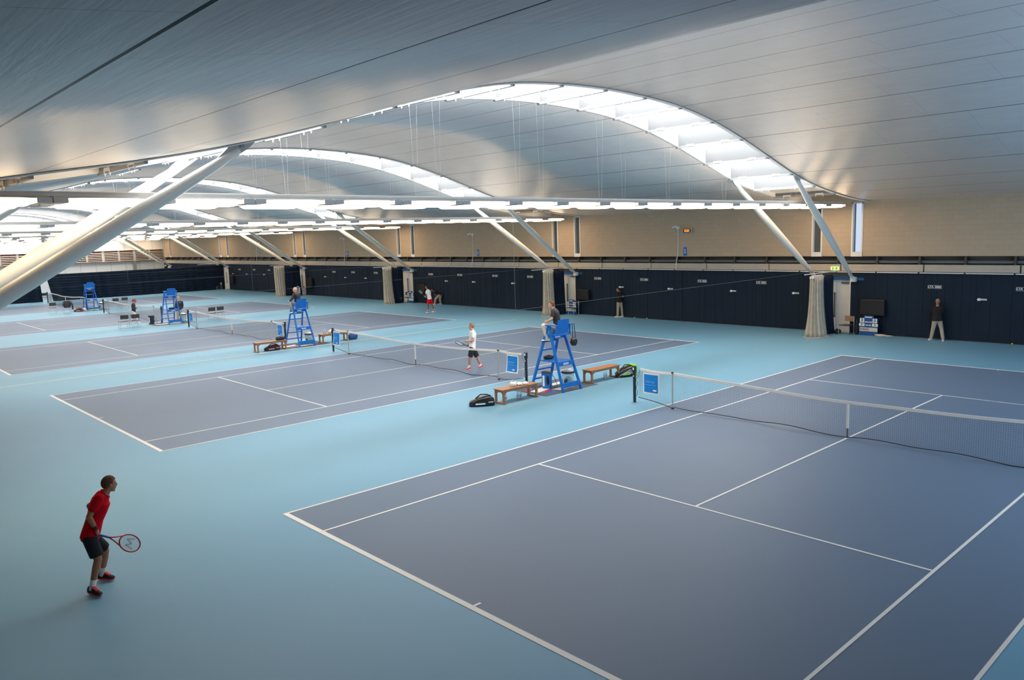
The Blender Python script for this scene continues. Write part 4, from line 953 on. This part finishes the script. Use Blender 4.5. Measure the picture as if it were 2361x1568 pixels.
# ------------------------------------------------------------ people
PEOPLE_POSES = {
  'red': ((-4.53,-15.3), (0.027, 1.0), {'head':(0.055,0.229,1.595),'neck':(0.042,0.173,1.472),'chest':(0.023,0.094,1.34),'waist':(-0.001,-0.005,1.092),'pelvis':(-0.02,-0.081,0.866),'shN':(0.182,0.03,1.441),'elN':(0.197,-0.123,1.215),'wrN':(0.176,-0.04,0.987),'haN':(0.125,0.005,0.873),'shF':(-0.138,0.152,1.348),'elF':(-0.305,0.017,1.228),'wrF':(-0.147,0.072,0.986),'haF':(-0.028,0.099,0.852),'hipN':(0.066,-0.112,0.845),'knN':(0.133,-0.047,0.527),'hipF':(-0.103,-0.042,0.792),'knF':(-0.172,0.14,0.525),'anN':(0.121,-0.166,0.11),'toN':(0.298,-0.096,0.035),'anF':(-0.334,0.104,0.11),'toF':(-0.187,0.223,0.035)}),
  'white': ((-14.92,0.78), (-0.741, -0.671), {'head':(0.023,0.028,1.677),'neck':(0.046,0.055,1.517),'chest':(0.053,0.064,1.365),'waist':(0.041,0.05,1.097),'pelvis':(0.031,0.037,0.878),'shN':(0.185,-0.044,1.453),'elN':(0.227,-0.072,1.159),'wrN':(0.032,-0.212,1.126),'haN':(-0.078,-0.25,1.13),'shF':(-0.086,0.163,1.429),'elF':(-0.179,0.16,1.118),'wrF':(-0.155,0.001,0.969),'haF':(-0.111,-0.102,0.951),'hipN':(0.088,-0.035,0.841),'knN':(0.044,-0.104,0.458),'hipF':(-0.018,0.119,0.814),'knF':(0.073,0.243,0.433),'anN':(-0.063,-0.087,0.09),'toN':(0.007,-0.264,0.035),'anF':(0.054,0.421,0.1),'toF':(0.121,0.243,0.035)}),
  'right': ((-4.14,18.14), (0.18, -0.984), {'head':(0.007,0.002,1.663),'neck':(0.006,0.002,1.475),'chest':(0.011,0.004,1.343),'waist':(0.012,0.004,1.078),'pelvis':(0.019,0.006,0.889),'shN':(-0.173,-0.057,1.415),'elN':(-0.218,0.054,1.156),'wrN':(-0.096,0.179,0.98),'haN':(-0.022,0.225,0.942),'shF':(0.188,0.062,1.421),'elF':(0.191,0.19,1.165),'wrF':(0.031,0.221,0.983),'haF':(-0.047,0.195,0.943),'hipN':(-0.059,-0.02,0.868),'knN':(-0.124,-0.041,0.467),'hipF':(0.098,0.033,0.872),'knF':(0.182,0.06,0.495),'anN':(-0.164,-0.114,0.09),'toN':(-0.203,-0.3,0.035),'anF':(0.32,-0.126,0.09),'toF':(0.386,-0.304,0.035)}),
  'mid': ((-21.94,18.189999999999998), (-0.51, -0.86), {'head':(0.034,0.028,1.656),'neck':(0.092,0.076,1.498),'chest':(0.101,0.083,1.394),'waist':(0.099,0.081,1.16),'pelvis':(0.093,0.076,0.951),'shN':(0.088,-0.083,1.458),'elN':(0.063,0.025,1.215),'wrN':(0.052,0.302,1.088),'haN':(0.07,0.342,1.086),'shF':(0.116,0.25,1.434),'elF':(0.207,0.299,1.238),'wrF':(0.162,0.339,1.116),'haF':(0.092,0.334,1.074),'hipN':(0.078,-0.0,0.904),'knN':(0.045,-0.015,0.539),'hipF':(0.115,0.159,0.893),'knF':(0.166,0.188,0.527),'anN':(0.03,-0.027,0.09),'toN':(-0.067,-0.19,0.035),'anF':(0.193,0.21,0.09),'toF':(0.097,0.047,0.035)}),
  'redshorts': ((-34.87,13.87), (-0.291, -0.957), {'head':(-0.097,-0.129,1.744),'neck':(-0.061,-0.081,1.579),'chest':(-0.037,-0.05,1.415),'waist':(-0.006,-0.009,1.176),'pelvis':(0.013,0.017,0.981),'shN':(0.025,-0.199,1.487),'elN':(0.033,-0.29,1.287),'wrN':(-0.003,-0.253,1.135),'haN':(-0.079,-0.272,1.101),'shF':(-0.068,0.109,1.462),'elF':(-0.026,0.131,1.224),'wrF':(-0.03,-0.123,1.133),'haF':(-0.062,-0.248,1.088),'hipN':(0.018,-0.059,0.928),'knN':(0.026,-0.132,0.59),'hipF':(0.009,0.095,0.916),'knF':(0.022,0.196,0.58),'anN':(0.013,-0.15,0.09),'toN':(-0.043,-0.332,0.035),'anF':(0.099,0.298,0.09),'toF':(0.043,0.116,0.035)}),
  'bend': ((-39.55,18.03), (-0.46, -0.888), {'head':(-0.149,-0.195,1.137),'neck':(-0.071,-0.093,1.05),'chest':(-0.003,-0.004,0.969),'waist':(0.104,0.136,0.873),'pelvis':(0.192,0.251,0.768),'shN':(0.102,-0.146,0.993),'elN':(0.121,-0.172,0.797),'wrN':(0.108,-0.089,0.625),'haN':(0.081,-0.092,0.558),'shF':(-0.148,0.087,0.985),'elF':(-0.114,0.213,0.727),'wrF':(-0.031,0.222,0.53),'haF':(-0.016,0.209,0.498),'hipN':(0.235,0.175,0.759),'knN':(0.08,-0.092,0.469),'hipF':(0.154,0.333,0.744),'knF':(0.103,0.299,0.396),'anN':(0.019,-0.172,0.09),'toN':(-0.068,-0.341,0.035),'anF':(0.124,0.327,0.09),'toF':(0.037,0.158,0.035)}),
  'woman': ((-47.1,-1.45), (0.454, 0.891), {'head':(0.046,0.15,1.532),'neck':(0.026,0.083,1.386),'chest':(0.011,0.034,1.245),'waist':(0.009,0.029,1.028),'pelvis':(0.01,0.032,0.854),'shN':(0.161,-0.02,1.314),'elN':(0.186,-0.006,1.04),'wrN':(0.171,0.148,1.031),'haN':(0.151,0.219,1.056),'shF':(-0.132,0.114,1.301),'elF':(-0.14,0.158,1.024),'wrF':(-0.016,0.221,1.031),'haF':(0.058,0.257,1.054),'hipN':(0.078,-0.02,0.819),'knN':(0.112,0.093,0.462),'hipF':(-0.064,0.065,0.804),'knF':(-0.089,-0.017,0.447),'anN':(0.146,0.205,0.09),'toN':(0.233,0.374,0.035),'anF':(-0.143,-0.194,0.09),'toF':(-0.057,-0.025,0.035)}),
  'man4': ((-46.27,1.14), (0.885, -0.465), {'head':(0.038,0.107,1.544),'neck':(0.034,0.095,1.356),'chest':(0.042,0.117,1.236),'waist':(0.037,0.104,1.001),'pelvis':(0.032,0.09,0.824),'shN':(-0.014,-0.039,1.306),'elN':(-0.053,-0.09,1.057),'wrN':(-0.014,-0.129,0.87),'haN':(0.003,-0.14,0.784),'shF':(0.105,0.292,1.284),'elF':(0.097,0.328,1.029),'wrF':(0.131,0.276,0.842),'haF':(0.145,0.255,0.756),'hipN':(0.002,0.007,0.8),'knN':(-0.005,-0.015,0.446),'hipF':(0.059,0.165,0.789),'knF':(0.052,0.145,0.435),'anN':(-0.016,-0.043,0.09),'toN':(0.153,-0.132,0.035),'anF':(0.048,0.135,0.09),'toF':(0.217,0.047,0.035)}),
  'ump2': ((-9.75,0.12), (-0.631, -0.776), {'head':(-0.093,-0.089,2.791),'neck':(-0.044,-0.042,2.66),'chest':(-0.005,-0.005,2.516),'waist':(0.032,0.03,2.257),'pelvis':(0.049,0.047,2.084),'shN':(0.07,-0.183,2.593),'elN':(0.077,-0.259,2.345),'wrN':(-0.093,-0.311,2.261),'haN':(-0.192,-0.323,2.235),'shF':(-0.118,0.136,2.577),'elF':(-0.202,0.111,2.308),'wrF':(-0.244,-0.096,2.253),'haF':(-0.255,-0.217,2.243),'hipN':(0.08,-0.048,2.067),'knN':(-0.219,-0.349,2.122),'hipF':(-0.003,0.122,2.059),'knF':(-0.241,0.018,2.068),'anN':(-0.149,-0.254,1.685),'toN':(-0.186,-0.29,1.6),'anF':(-0.119,0.108,1.719),'toF':(-0.157,0.071,1.619)}),
  'ump3': ((-27.25,0.12), (-0.352, -0.936), {'head':(-0.05,-0.096,2.77),'neck':(-0.035,-0.068,2.63),'chest':(-0.025,-0.048,2.491),'waist':(-0.013,-0.025,2.255),'pelvis':(-0.004,-0.007,2.093),'shN':(0.084,-0.228,2.561),'elN':(0.047,-0.341,2.335),'wrN':(-0.069,-0.391,2.239),'haN':(-0.102,-0.41,2.218),'shF':(-0.126,0.148,2.526),'elF':(-0.146,0.152,2.289),'wrF':(-0.154,-0.036,2.207),'haF':(-0.166,-0.101,2.19),'hipN':(0.042,-0.092,2.07),'knN':(-0.068,-0.345,2.097),'hipF':(-0.061,0.056,2.064),'knF':(-0.239,-0.025,2.074),'anN':(-0.063,-0.25,1.694),'toN':(-0.09,-0.301,1.601),'anF':(-0.135,0.174,1.696),'toF':(-0.162,0.122,1.591)}),
}

def ring(c, a, b, A, B, n=20): return [c+A*a*cos(2*pi*k/n)+B*b*sin(2*pi*k/n) for k in range(n)]
def orth(F):
    F = V((F[0], F[1], 0)).normalized(); return F, F.cross(V((0, 0, 1)))
def cone(m, a, b, ra, rb, caps=True, n=14, mid=None, rm=None):
    a, b = V(a), V(b); pts = [a, a+(b-a)*(mid or .5), b]; rm = rm if rm else (ra+rb)/2
    m.tube(pts, [ra, rm, rb], n)
    if caps:
        m.ell(a, (ra, 0, 0), (0, ra, 0), (0, 0, ra), 12, 8); m.ell(b, (rb, 0, 0), (0, rb, 0), (0, 0, rb), 12, 8)
def torso(m, J, S, sc, grow=0, low=-.05, top=1.0):
    pel, wai, che, nek = J['pelvis'], J['waist'], J['chest'], J['neck']; sh = (J['shN']+J['shF'])/2
    pts = [(pel+(pel-wai).normalized()*.06, .145, .105), (pel, .165, .115), ((pel+wai)/2, .152, .108), (wai, .142, .10), ((wai+che)/2, .155, .112), (che, .172, .118), ((che*.4+sh*.6), .175, .105), (sh*.55+nek*.45, .12, .085), (nek, .065, .065)]
    if top < 1: pts = pts[:-1]+[(sh*.25+nek*.75, .085, .075)]
    rs = []
    for i, (c, a, b) in enumerate(pts):
        d = (pts[min(i+1, len(pts)-1)][0]-pts[max(0, i-1)][0]).normalized(); A = (S-d*S.dot(d)).normalized(); B = A.cross(d)
        rs.append(ring(c, (a+grow)*sc, (b+grow)*sc, A, B))
    m.rings(rs)
def hand(m, wr, ha, F, S, side, sc, grip=True):
    v = (ha-wr).normalized(); up = V((0, 0, 1)); w = (up-v*up.dot(v))
    w = w.normalized() if w.length > .3 else (F-v*F.dot(v)).normalized()
    n = v.cross(w).normalized()
    if n.dot(S)*side > 0: n = -n
    c = wr+v*.05*sc
    m.ell(c, v*.052*sc, w*.042*sc, n*.020*sc, 12, 8)
    for k, L in enumerate((.066, .076, .072, .056)):
        off = (.030-.020*k)*sc; b0 = wr+v*.085*sc+w*off; cu = .9 if grip else .35; L *= sc
        d1 = (v*cos(cu*.6)+n*sin(cu*.6)).normalized(); p1 = b0+d1*L*.5; d2 = (v*cos(cu*1.9)+n*sin(cu*1.9)).normalized(); p2 = p1+d2*L*.32; d3 = (v*cos(cu*2.7)+n*sin(cu*2.7)); p3 = p2+d3*L*.25
        m.tube([b0-v*.02*sc, b0, p1, p2, p3], [.0095*sc, .0092*sc, .0085*sc, .008*sc, .006*sc], 8)
    t0 = wr+v*.03*sc+w*.03*sc; t1 = t0+(v*.45+w*.55+n*.5).normalized()*.045*sc; t2 = t1+(v*.6+n*.7).normalized()*.035*sc
    m.tube([t0, t1, t2], [.013*sc, .011*sc, .008*sc], 8)
def remesh(o, vox, it=3):
    r = o.modifiers.new('skin_surface', 'REMESH'); r.mode = 'VOXEL'; r.voxel_size = vox; r.use_smooth_shade = True
    s = o.modifiers.new('soften', 'SMOOTH'); s.iterations = it; s.factor = .5
def shoe(J, q, F0, z0, up_m, sole_m, lace_m, root, sc, lab=None):
    an, to = J['an'+q], J['to'+q]; d = V((to.x-an.x, to.y-an.y, 0)); d = d.normalized() if d.length > .02 else F0; s = d.cross(V((0, 0, 1)))
    c = V((an.x, an.y, z0)); m = MB(); rs = []
    for t, w, h in ((-.085, .026, .05), (-.075, .034, .085), (-.03, .038, .105), (.02, .040, .095), (.07, .044, .070), (.12, .048, .052), (.165, .044, .042), (.195, .028, .03)):
        o = c+d*t*sc; rs.append([o+s*w*sc*cos(a)+V((0, 0, (.022+h*max(0, sin(a))))) for a in [2*pi*k/16 for k in range(16)]])
    m.rings(rs); m.build('shoe', up_m, root, smooth=True)
    m = MB(); out = []
    for k in range(24):
        a = 2*pi*k/24; L = (.055+.145*cos(a)) if cos(a) > 0 else (.055+.145*cos(a)); w = (.046+.006*cos(a))*sin(a)
        out.append(c+d*L*sc+s*w*sc)
    m.rings([[p+V((0, 0, z)) for p in out] for z in (.0, .012, .028)]); m.build('shoe_sole', sole_m, root)
    if lace_m:
        m = MB()
        for k in range(5):
            o = c+d*(.03+.022*k)*sc+V((0, 0, .118-.011*k)); m.tube([o-s*.026*sc, o+V((0, 0, .008)), o+s*.026*sc], .0105, 6)
        o = c+d*(.02)*sc+V((0, 0, .12)); m.tube([o-s*.03, o+V((0, 0, .02)), o+s*.03], .01, 6); m.build('lace', lace_m, root)
def person(key, label, st, group=None):
    (bx, by), f, Jr = PEOPLE_POSES[key]; J = {k: V(v) for k, v in Jr.items()}; F, S = orth(f); up = V((0, 0, 1))
    root = thing('person', label, 'person', (bx, by, 0), 0, group); sc = st.get('sc', 1.0); fat = st.get('fat', 0)
    S2 = (J['shF']-J['shN']); S2 = V((S2.x, S2.y, 0)); S = S2.normalized() if S2.length > .1 else S
    b = MB(); torso(b, J, S, sc)
    H = J['head']; nk = J['neck']; lean = st.get('lean', 0)
    hu = (up+F*lean).normalized(); hf = (F-hu*F.dot(hu)).normalized(); hs = hf.cross(hu)
    b.tube([(J['shN']+J['shF'])/2+(nk-J['chest'])*.1, nk, H-hu*.05-hf*.015], [.072*sc, .060*sc, .055*sc], 14)
    b.ell(H+hu*.02-hf*.008, hs*.076*sc, hf*.097*sc, hu*.105*sc, 18, 12)
    b.ell(H-hu*.055+hf*.028, hs*.054*sc, hf*.062*sc, hu*.062*sc, 14, 10)
    b.ell(H-hu*.050+hf*.044, hs*.045, hf*.047, hu*.058, 12, 8)
    b.ell(H-hu*.100+hf*.062, hs*.024, hf*.024, hu*.020, 10, 8)
    b.tube([H+hu*.025+hf*.078, H-hu*.010+hf*.098, H-hu*.028+hf*.106], [.010, .013, .014], 8)
    b.ell(H-hu*.028+hf*.09, hs*.018, hf*.018, hu*.012, 8, 6); b.ell(H-hu*.050+hf*.074, hs*.028, hf*.026, hu*.028, 10, 8)
    b.ell(H+hu*.030+hf*.072, hs*.045, hf*.014, hu*.014, 10, 6)
    for s in (-1, 1): b.ell(H+hs*s*.076*sc-hu*.008-hf*.008, hs*.011, hf*.018, hu*.031, 8, 6)
    for q, sd in (('N', -1), ('F', 1)):
        cone(b, J['sh'+q], J['el'+q], .056*sc, .042*sc, rm=.050*sc); cone(b, J['el'+q], J['wr'+q], .043*sc, .028*sc, mid=.3, rm=.043*sc)
        hand(b, J['wr'+q], J['ha'+q], F, S, sd, sc)
        cone(b, J['hip'+q], J['kn'+q], (.088+fat*.3)*sc, .058*sc, rm=.078*sc); cone(b, J['kn'+q], J['an'+q], .056*sc, .038*sc, mid=.32, rm=.058*sc)
        d = V((J['to'+q].x-J['an'+q].x, J['to'+q].y-J['an'+q].y, 0)).normalized(); an = J['an'+q]
        b.tube([an-d*.04-up*.035, an+d*.06-up*.035, an+d*.15-up*.055], [.036, .034, .024], 10)
    body = b.build('body', M[st['skin']], root); remesh(body, st.get('vox', .009), 2)
    # face details
    for s in (-1, 1):
        MB().ell(H+hs*s*.030+hu*.012+hf*.083, hs*.011, hf*.006, hu*.005, 8, 6).build('eye', M['eye'], root)
        MB().ell(H+hs*s*.030+hu*.032+hf*.084, hs*.018, hf*.006, hu*.0035, 8, 6).build('eyebrow', M[st.get('hair', 'hair_b')], root)
    MB().ell(H-hu*.066+hf*.090, hs*.018, hf*.006, hu*.004, 8, 6).build('mouth', M['lip'], root)
    # hair
    if st.get('hairstyle') != 'bald':
        h = MB(); n, m_ = 44, 26; vs = {}; cc = H+hu*.024-hf*.012
        for j in range(m_+1):
            th = pi*j/m_
            for i in range(n):
                ph = 2*pi*i/n; x, y, z = sin(th)*cos(ph), sin(th)*sin(ph), cos(th); w = 1+.025*sin(7*ph)*sin(th)
                ztop = 1.0+.05*max(0, y)
                vs[i, j] = cc+(hs*x*.081+hf*y*.101+hu*z*.107*ztop)*w*sc
        for j in range(m_):
            for i in range(n):
                ph = 2*pi*(i+.5)/n; th = pi*(j+.5)/m_; y, z = sin(th)*sin(ph), cos(th)
                lim = .42 if y > .45 else (.02 if y > .05 else (-.62 if y < -.25 else -.30))
                if st.get('hairstyle') == 'thin': lim = .35 if y > -.2 else -.4
                if z > lim: h.add([vs[i, j], vs[(i+1) % n, j], vs[(i+1) % n, j+1], vs[i, j+1]], [(0, 1, 2, 3)])
        o = h.build('hair', M[st.get('hair', 'hair_b')], root, smooth=True, weld=True); s = o.modifiers.new('thickness', 'SOLIDIFY'); s.thickness = .012; s.offset = 0
        if st.get('hairstyle') == 'pony':
            MB().tube([H-hf*.10+hu*.05, H-hf*.15+hu*.03, H-hf*.16-hu*.06, H-hf*.13-hu*.12], [.028, .034, .028, .01], 10).build('ponytail', M[st['hair']], root, smooth=True)
    # shirt
    c = MB(); torso(c, J, S, sc, .020+fat, top=.9); sl = st.get('sleeve', .55)
    for q in 'NF':
        sh, el, wr = J['sh'+q], J['el'+q], J['wr'+q]
        if sl < 1: cone(c, sh+(sh-el)*.03, sh+(el-sh)*sl, .074*sc, .068*sc)
        else: cone(c, sh, el, .072*sc, .058*sc); cone(c, el, wr-(wr-el)*.04, .058*sc, .043*sc)
    low = J['pelvis']+(J['pelvis']-J['waist']).normalized()*st.get('hem', .05)
    d = (J['waist']-J['pelvis']).normalized(); A = (S-d*S.dot(d)).normalized(); B = A.cross(d)
    c.rings([ring(low, (.185+fat)*sc, (.135+fat)*sc, A, B), ring(J['pelvis']+d*.05, (.182+fat)*sc, (.132+fat)*sc, A, B), ring(J['waist'], (.165+fat)*sc, (.122+fat)*sc, A, B)])
    o = c.build('shirt', M[st['shirt']], root); remesh(o, .011, 3)
    nk2 = nk*.80+((J['shN']+J['shF'])/2)*.20; nd = (H-(J['shN']+J['shF'])/2).normalized(); nB = S.cross(nd).normalized(); nB = nB if nB.dot(F) > 0 else -nB
    c = MB(); c.loop([nk2+S*.068*cos(a)*sc+nB*(.066*sin(a)+.004)*sc+nd*(.006-.02*sin(a)) for a in [2*pi*k/20 for k in range(20)]], .019, 8); c.build('collar', M[st.get('collar', st['shirt'])], root)
    if st.get('badge'):
        MB().box(-.025, .025, -.004, .004, -.01, .01).build('shirt_badge', M['text_white'], root).matrix_local = Matrix.Translation(J['chest']+F*.142*sc+S*.06)@Matrix(((S.x, F.x, 0, 0), (S.y, F.y, 0, 0), (0, 0, 1, 0), (0, 0, 0, 1)))
    # legs wear
    t = MB(); d = (J['waist']-J['pelvis']).normalized()
    t.rings([ring(J['pelvis']-d*.09, .135*sc+fat, .115*sc+fat*.6, A, B), ring(J['pelvis'], (.176+fat)*sc, (.126+fat*.6)*sc, A, B), ring(J['pelvis']+d*.08, (.160+fat)*sc, (.116+fat*.6)*sc, A, B)])
    kind = st['legs']
    for q in 'NF':
        hp, kn, an = J['hip'+q], J['kn'+q], J['an'+q]
        if kind == 'shorts': cone(t, hp, hp+(kn-hp)*.86, .108*sc, .100*sc, caps=False); t.ell(hp, (.108*sc, 0, 0), (0, .108*sc, 0), (0, 0, .1*sc), 14, 8)
        else:
            cone(t, hp, kn, (.106+fat*.3)*sc, .080*sc); cone(t, kn, an+(an-kn).normalized()*.015, .080*sc, .068*sc, caps=False); t.ell(kn, (.08*sc, 0, 0), (0, .08*sc, 0), (0, 0, .08*sc), 12, 8)
    o = t.build('shorts' if kind == 'shorts' else 'trousers', M[st['bottom']], root); remesh(o, .012, 3)
    for q in 'NF':
        an, kn = J['an'+q], J['kn'+q]
        if kind == 'shorts':
            s = MB(); s.tube([an-up*.03, an+(kn-an)*.12, an+(kn-an)*st.get('sock', .30)], [.045*sc, .044*sc, .050*sc], 16); s.build('sock', M[st.get('sockm', 'shirt_w')], root, smooth=True)
            if st.get('sock2'): s = MB(); s.tube([an-up*.03, an+(kn-an)*.13], [.047*sc, .047*sc], 14); s.build('ankle_support', M[st['sock2']], root)
        shoe(J, q, F, st.get('shoe_z', J['an'+q].z-.09), M[st.get('shoe', 'black')], M[st.get('sole', 'text_white')], M[st['lace']] if st.get('lace') else None, root, sc)
    return root, J, F, S
def racket(label, butt, axis, normal, frame_m, grip_m, stencil=False):
    a = V(axis).normalized(); n = V(normal); n = (n-a*n.dot(a)).normalized(); s = a.cross(n)
    root = thing('tennis_racket', label, 'racket', butt)
    P = lambda u, v, w=0: a*u+s*v+n*w
    g = MB(); g.tube([P(0, 0), P(.19, 0)], [.017, .015], 8); g.build('grip', M[grip_m], root)
    g = MB(); C0 = .52; hl, hw = .165, .128
    g.loop([P(C0+hl*cos(t), hw*sin(t)) for t in [2*pi*k/40 for k in range(40)]], .011, 8)
    for q in (-1, 1): g.tube([P(.19, 0), P(.28, q*.03), P(.40, q*.085)], .010, 8)
    g.build('racket_frame', M[frame_m], root, smooth=True)
    g = MB()
    for k in range(-8, 9):
        x = k*.0145; L = hl*sqrt(max(0, 1-(x/hw)**2)); g.bar(P(C0-L, x), P(C0+L, x), .0018)
    for k in range(-10, 11):
        y = k*.0152; L = hw*sqrt(max(0, 1-(y/hl)**2)); g.bar(P(C0+y, -L), P(C0+y, L), .0018)
    g.build('strings', M['string'], root)
    if stencil:
        g = MB()
        for q in (.0022,):
            pts = [P(C0+.06, .08, q), P(C0-.06, .045, q), P(C0+.03, 0, q), P(C0-.06, -.045, q), P(C0+.06, -.08, q)]
            for i in range(4): g.bar(pts[i], pts[i+1], .026, .0015, n)
        g.build('string_stencil', M['lampbody'], root)
    return root

root, J, F, S = person('red', 'person in red polo and black shorts crouching ready with a racket', dict(skin='skin_t', hair='hair_b', shirt='red', legs='shorts', bottom='black_cloth', shoe='black', sole='pink', lace='pink', sc=.98, vox=.008, hem=.06, sock=.30, lean=.12))
for q, mm in (('N', 'red'),):
    wr, el = J['wr'+q], J['el'+q]; w = MB(); w.tube([wr+(el-wr)*.03, wr+(el-wr)*.30], [.037, .042], 16); w.build('wristband', mat('dark_red_band', (.22, .006, .012), .9), root, smooth=True)
B = V((PEOPLE_POSES['red'][0][0], PEOPLE_POSES['red'][0][1], 0))
cdv = V((B.x-7.97, B.y+18.31, 0)).normalized()
cr = V((cdv.y, -cdv.x, 0))
hN, hF = J['haN'], J['haF']
racket('red-framed tennis racket held low by the player in the red polo', B+hN-cr*.03+V((0, 0, .03)), cr*.80+V((0, 0, -.52))+cdv*.22, -cdv*.75+V((0, 0, .55)), 'racket_red', 'blue_d', True)

root, J, F, S = person('white', 'person in white T-shirt and black shorts walking behind the net of the second court', dict(skin='skin', hair='hair_l', shirt='shirt_w', legs='shorts', bottom='black_cloth', shoe='redshoe', sole='text_white', lace='text_white', vox=.009, hem=.08, sock=.25))
B = V((*PEOPLE_POSES['white'][0], 0)); cdv = V((B.x-7.97, B.y+18.31, 0)).normalized(); cr = V((cdv.y, -cdv.x, 0))
racket('black tennis racket held across the waist of the person in the white T-shirt', B+J['haF']+cr*.12-V((0, 0, .06)), -cr*.75+V((0, 0, .32))-cdv*.45, V((0, 0, 1))*.8+cr*.3-cdv*.35, 'blackg', 'blackg')

person('right', 'person in black top and beige trousers standing legs apart on the right', dict(skin='skin_t', hair='hair_g', hairstyle='thin', shirt='black_cloth', sleeve=1, legs='trousers', bottom='khaki', shoe='cream', sole='text_white', fat=.018, badge=True, vox=.010))
person('mid', 'person in black polo and beige trousers standing at the canvas, hands behind the back', dict(skin='skin_t', hair='hair_k', shirt='black_cloth', legs='trousers', bottom='khaki', shoe='cream', sole='text_white', badge=True, vox=.010))
root, J, F, S = person('redshorts', 'person in white shirt and bright red shorts behind the far baseline with a racket', dict(skin='skin_d', hair='hair_k', shirt='shirt_w', legs='shorts', bottom='red', shoe='shirt_w', sole='redshoe', lace='pink', sock=.22, sock2='black_cloth', vox=.011, sleeve=.6))
B = V((*PEOPLE_POSES['redshorts'][0], 0)); cdv = V((B.x-7.97, B.y+18.31, 0)).normalized(); cr = V((cdv.y, -cdv.x, 0))
racket('tennis racket raised in front of the person in red shorts', B+J['haN']+cr*.04-V((0, 0, .05)), -cr*.62+V((0, 0, .75))-cdv*.1, cr*.5-cdv*.5+V((0, 0, .3)), 'blackg', 'text_white')
person('bend', 'person in black top bending forward, hands on knees, at the canvas', dict(skin='skin_d', hair='hair_k', shirt='black_cloth', legs='trousers', bottom='khaki', shoe='cream', sole='text_white', vox=.012, lean=.3))
person('woman', 'person with ponytail, navy top and cream trousers walking past two black chairs', dict(skin='skin_t', hair='hair_b', hairstyle='pony', shirt='navy_cloth', sleeve=1, legs='trousers', bottom='cream', shoe='shirt_w', sole='text_white', vox=.012, sc=.93, lean=.25))
person('man4', 'person in navy sweater and beige trousers standing behind the empty umpire chair', dict(skin='skin', hair='hair_g', hairstyle='thin', shirt='navy_cloth', sleeve=1, legs='trousers', bottom='khaki', shoe='black', sole='black', vox=.012, badge=True))
person('ump2', 'person in charcoal polo and cream trousers sitting up on the nearest umpire chair', dict(skin='skin', hair='hair_b', shirt='dark_cloth', legs='trousers', bottom='cream', shoe='shirt_w', sole='black', lace='black', vox=.009))
person('ump3', 'bald person in dark jacket sitting on the second umpire chair', dict(skin='skin', hair='hair_g', hairstyle='bald', shirt='dark_cloth', sleeve=1, legs='trousers', bottom='khaki', shoe='shirt_w', sole='black', vox=.011))
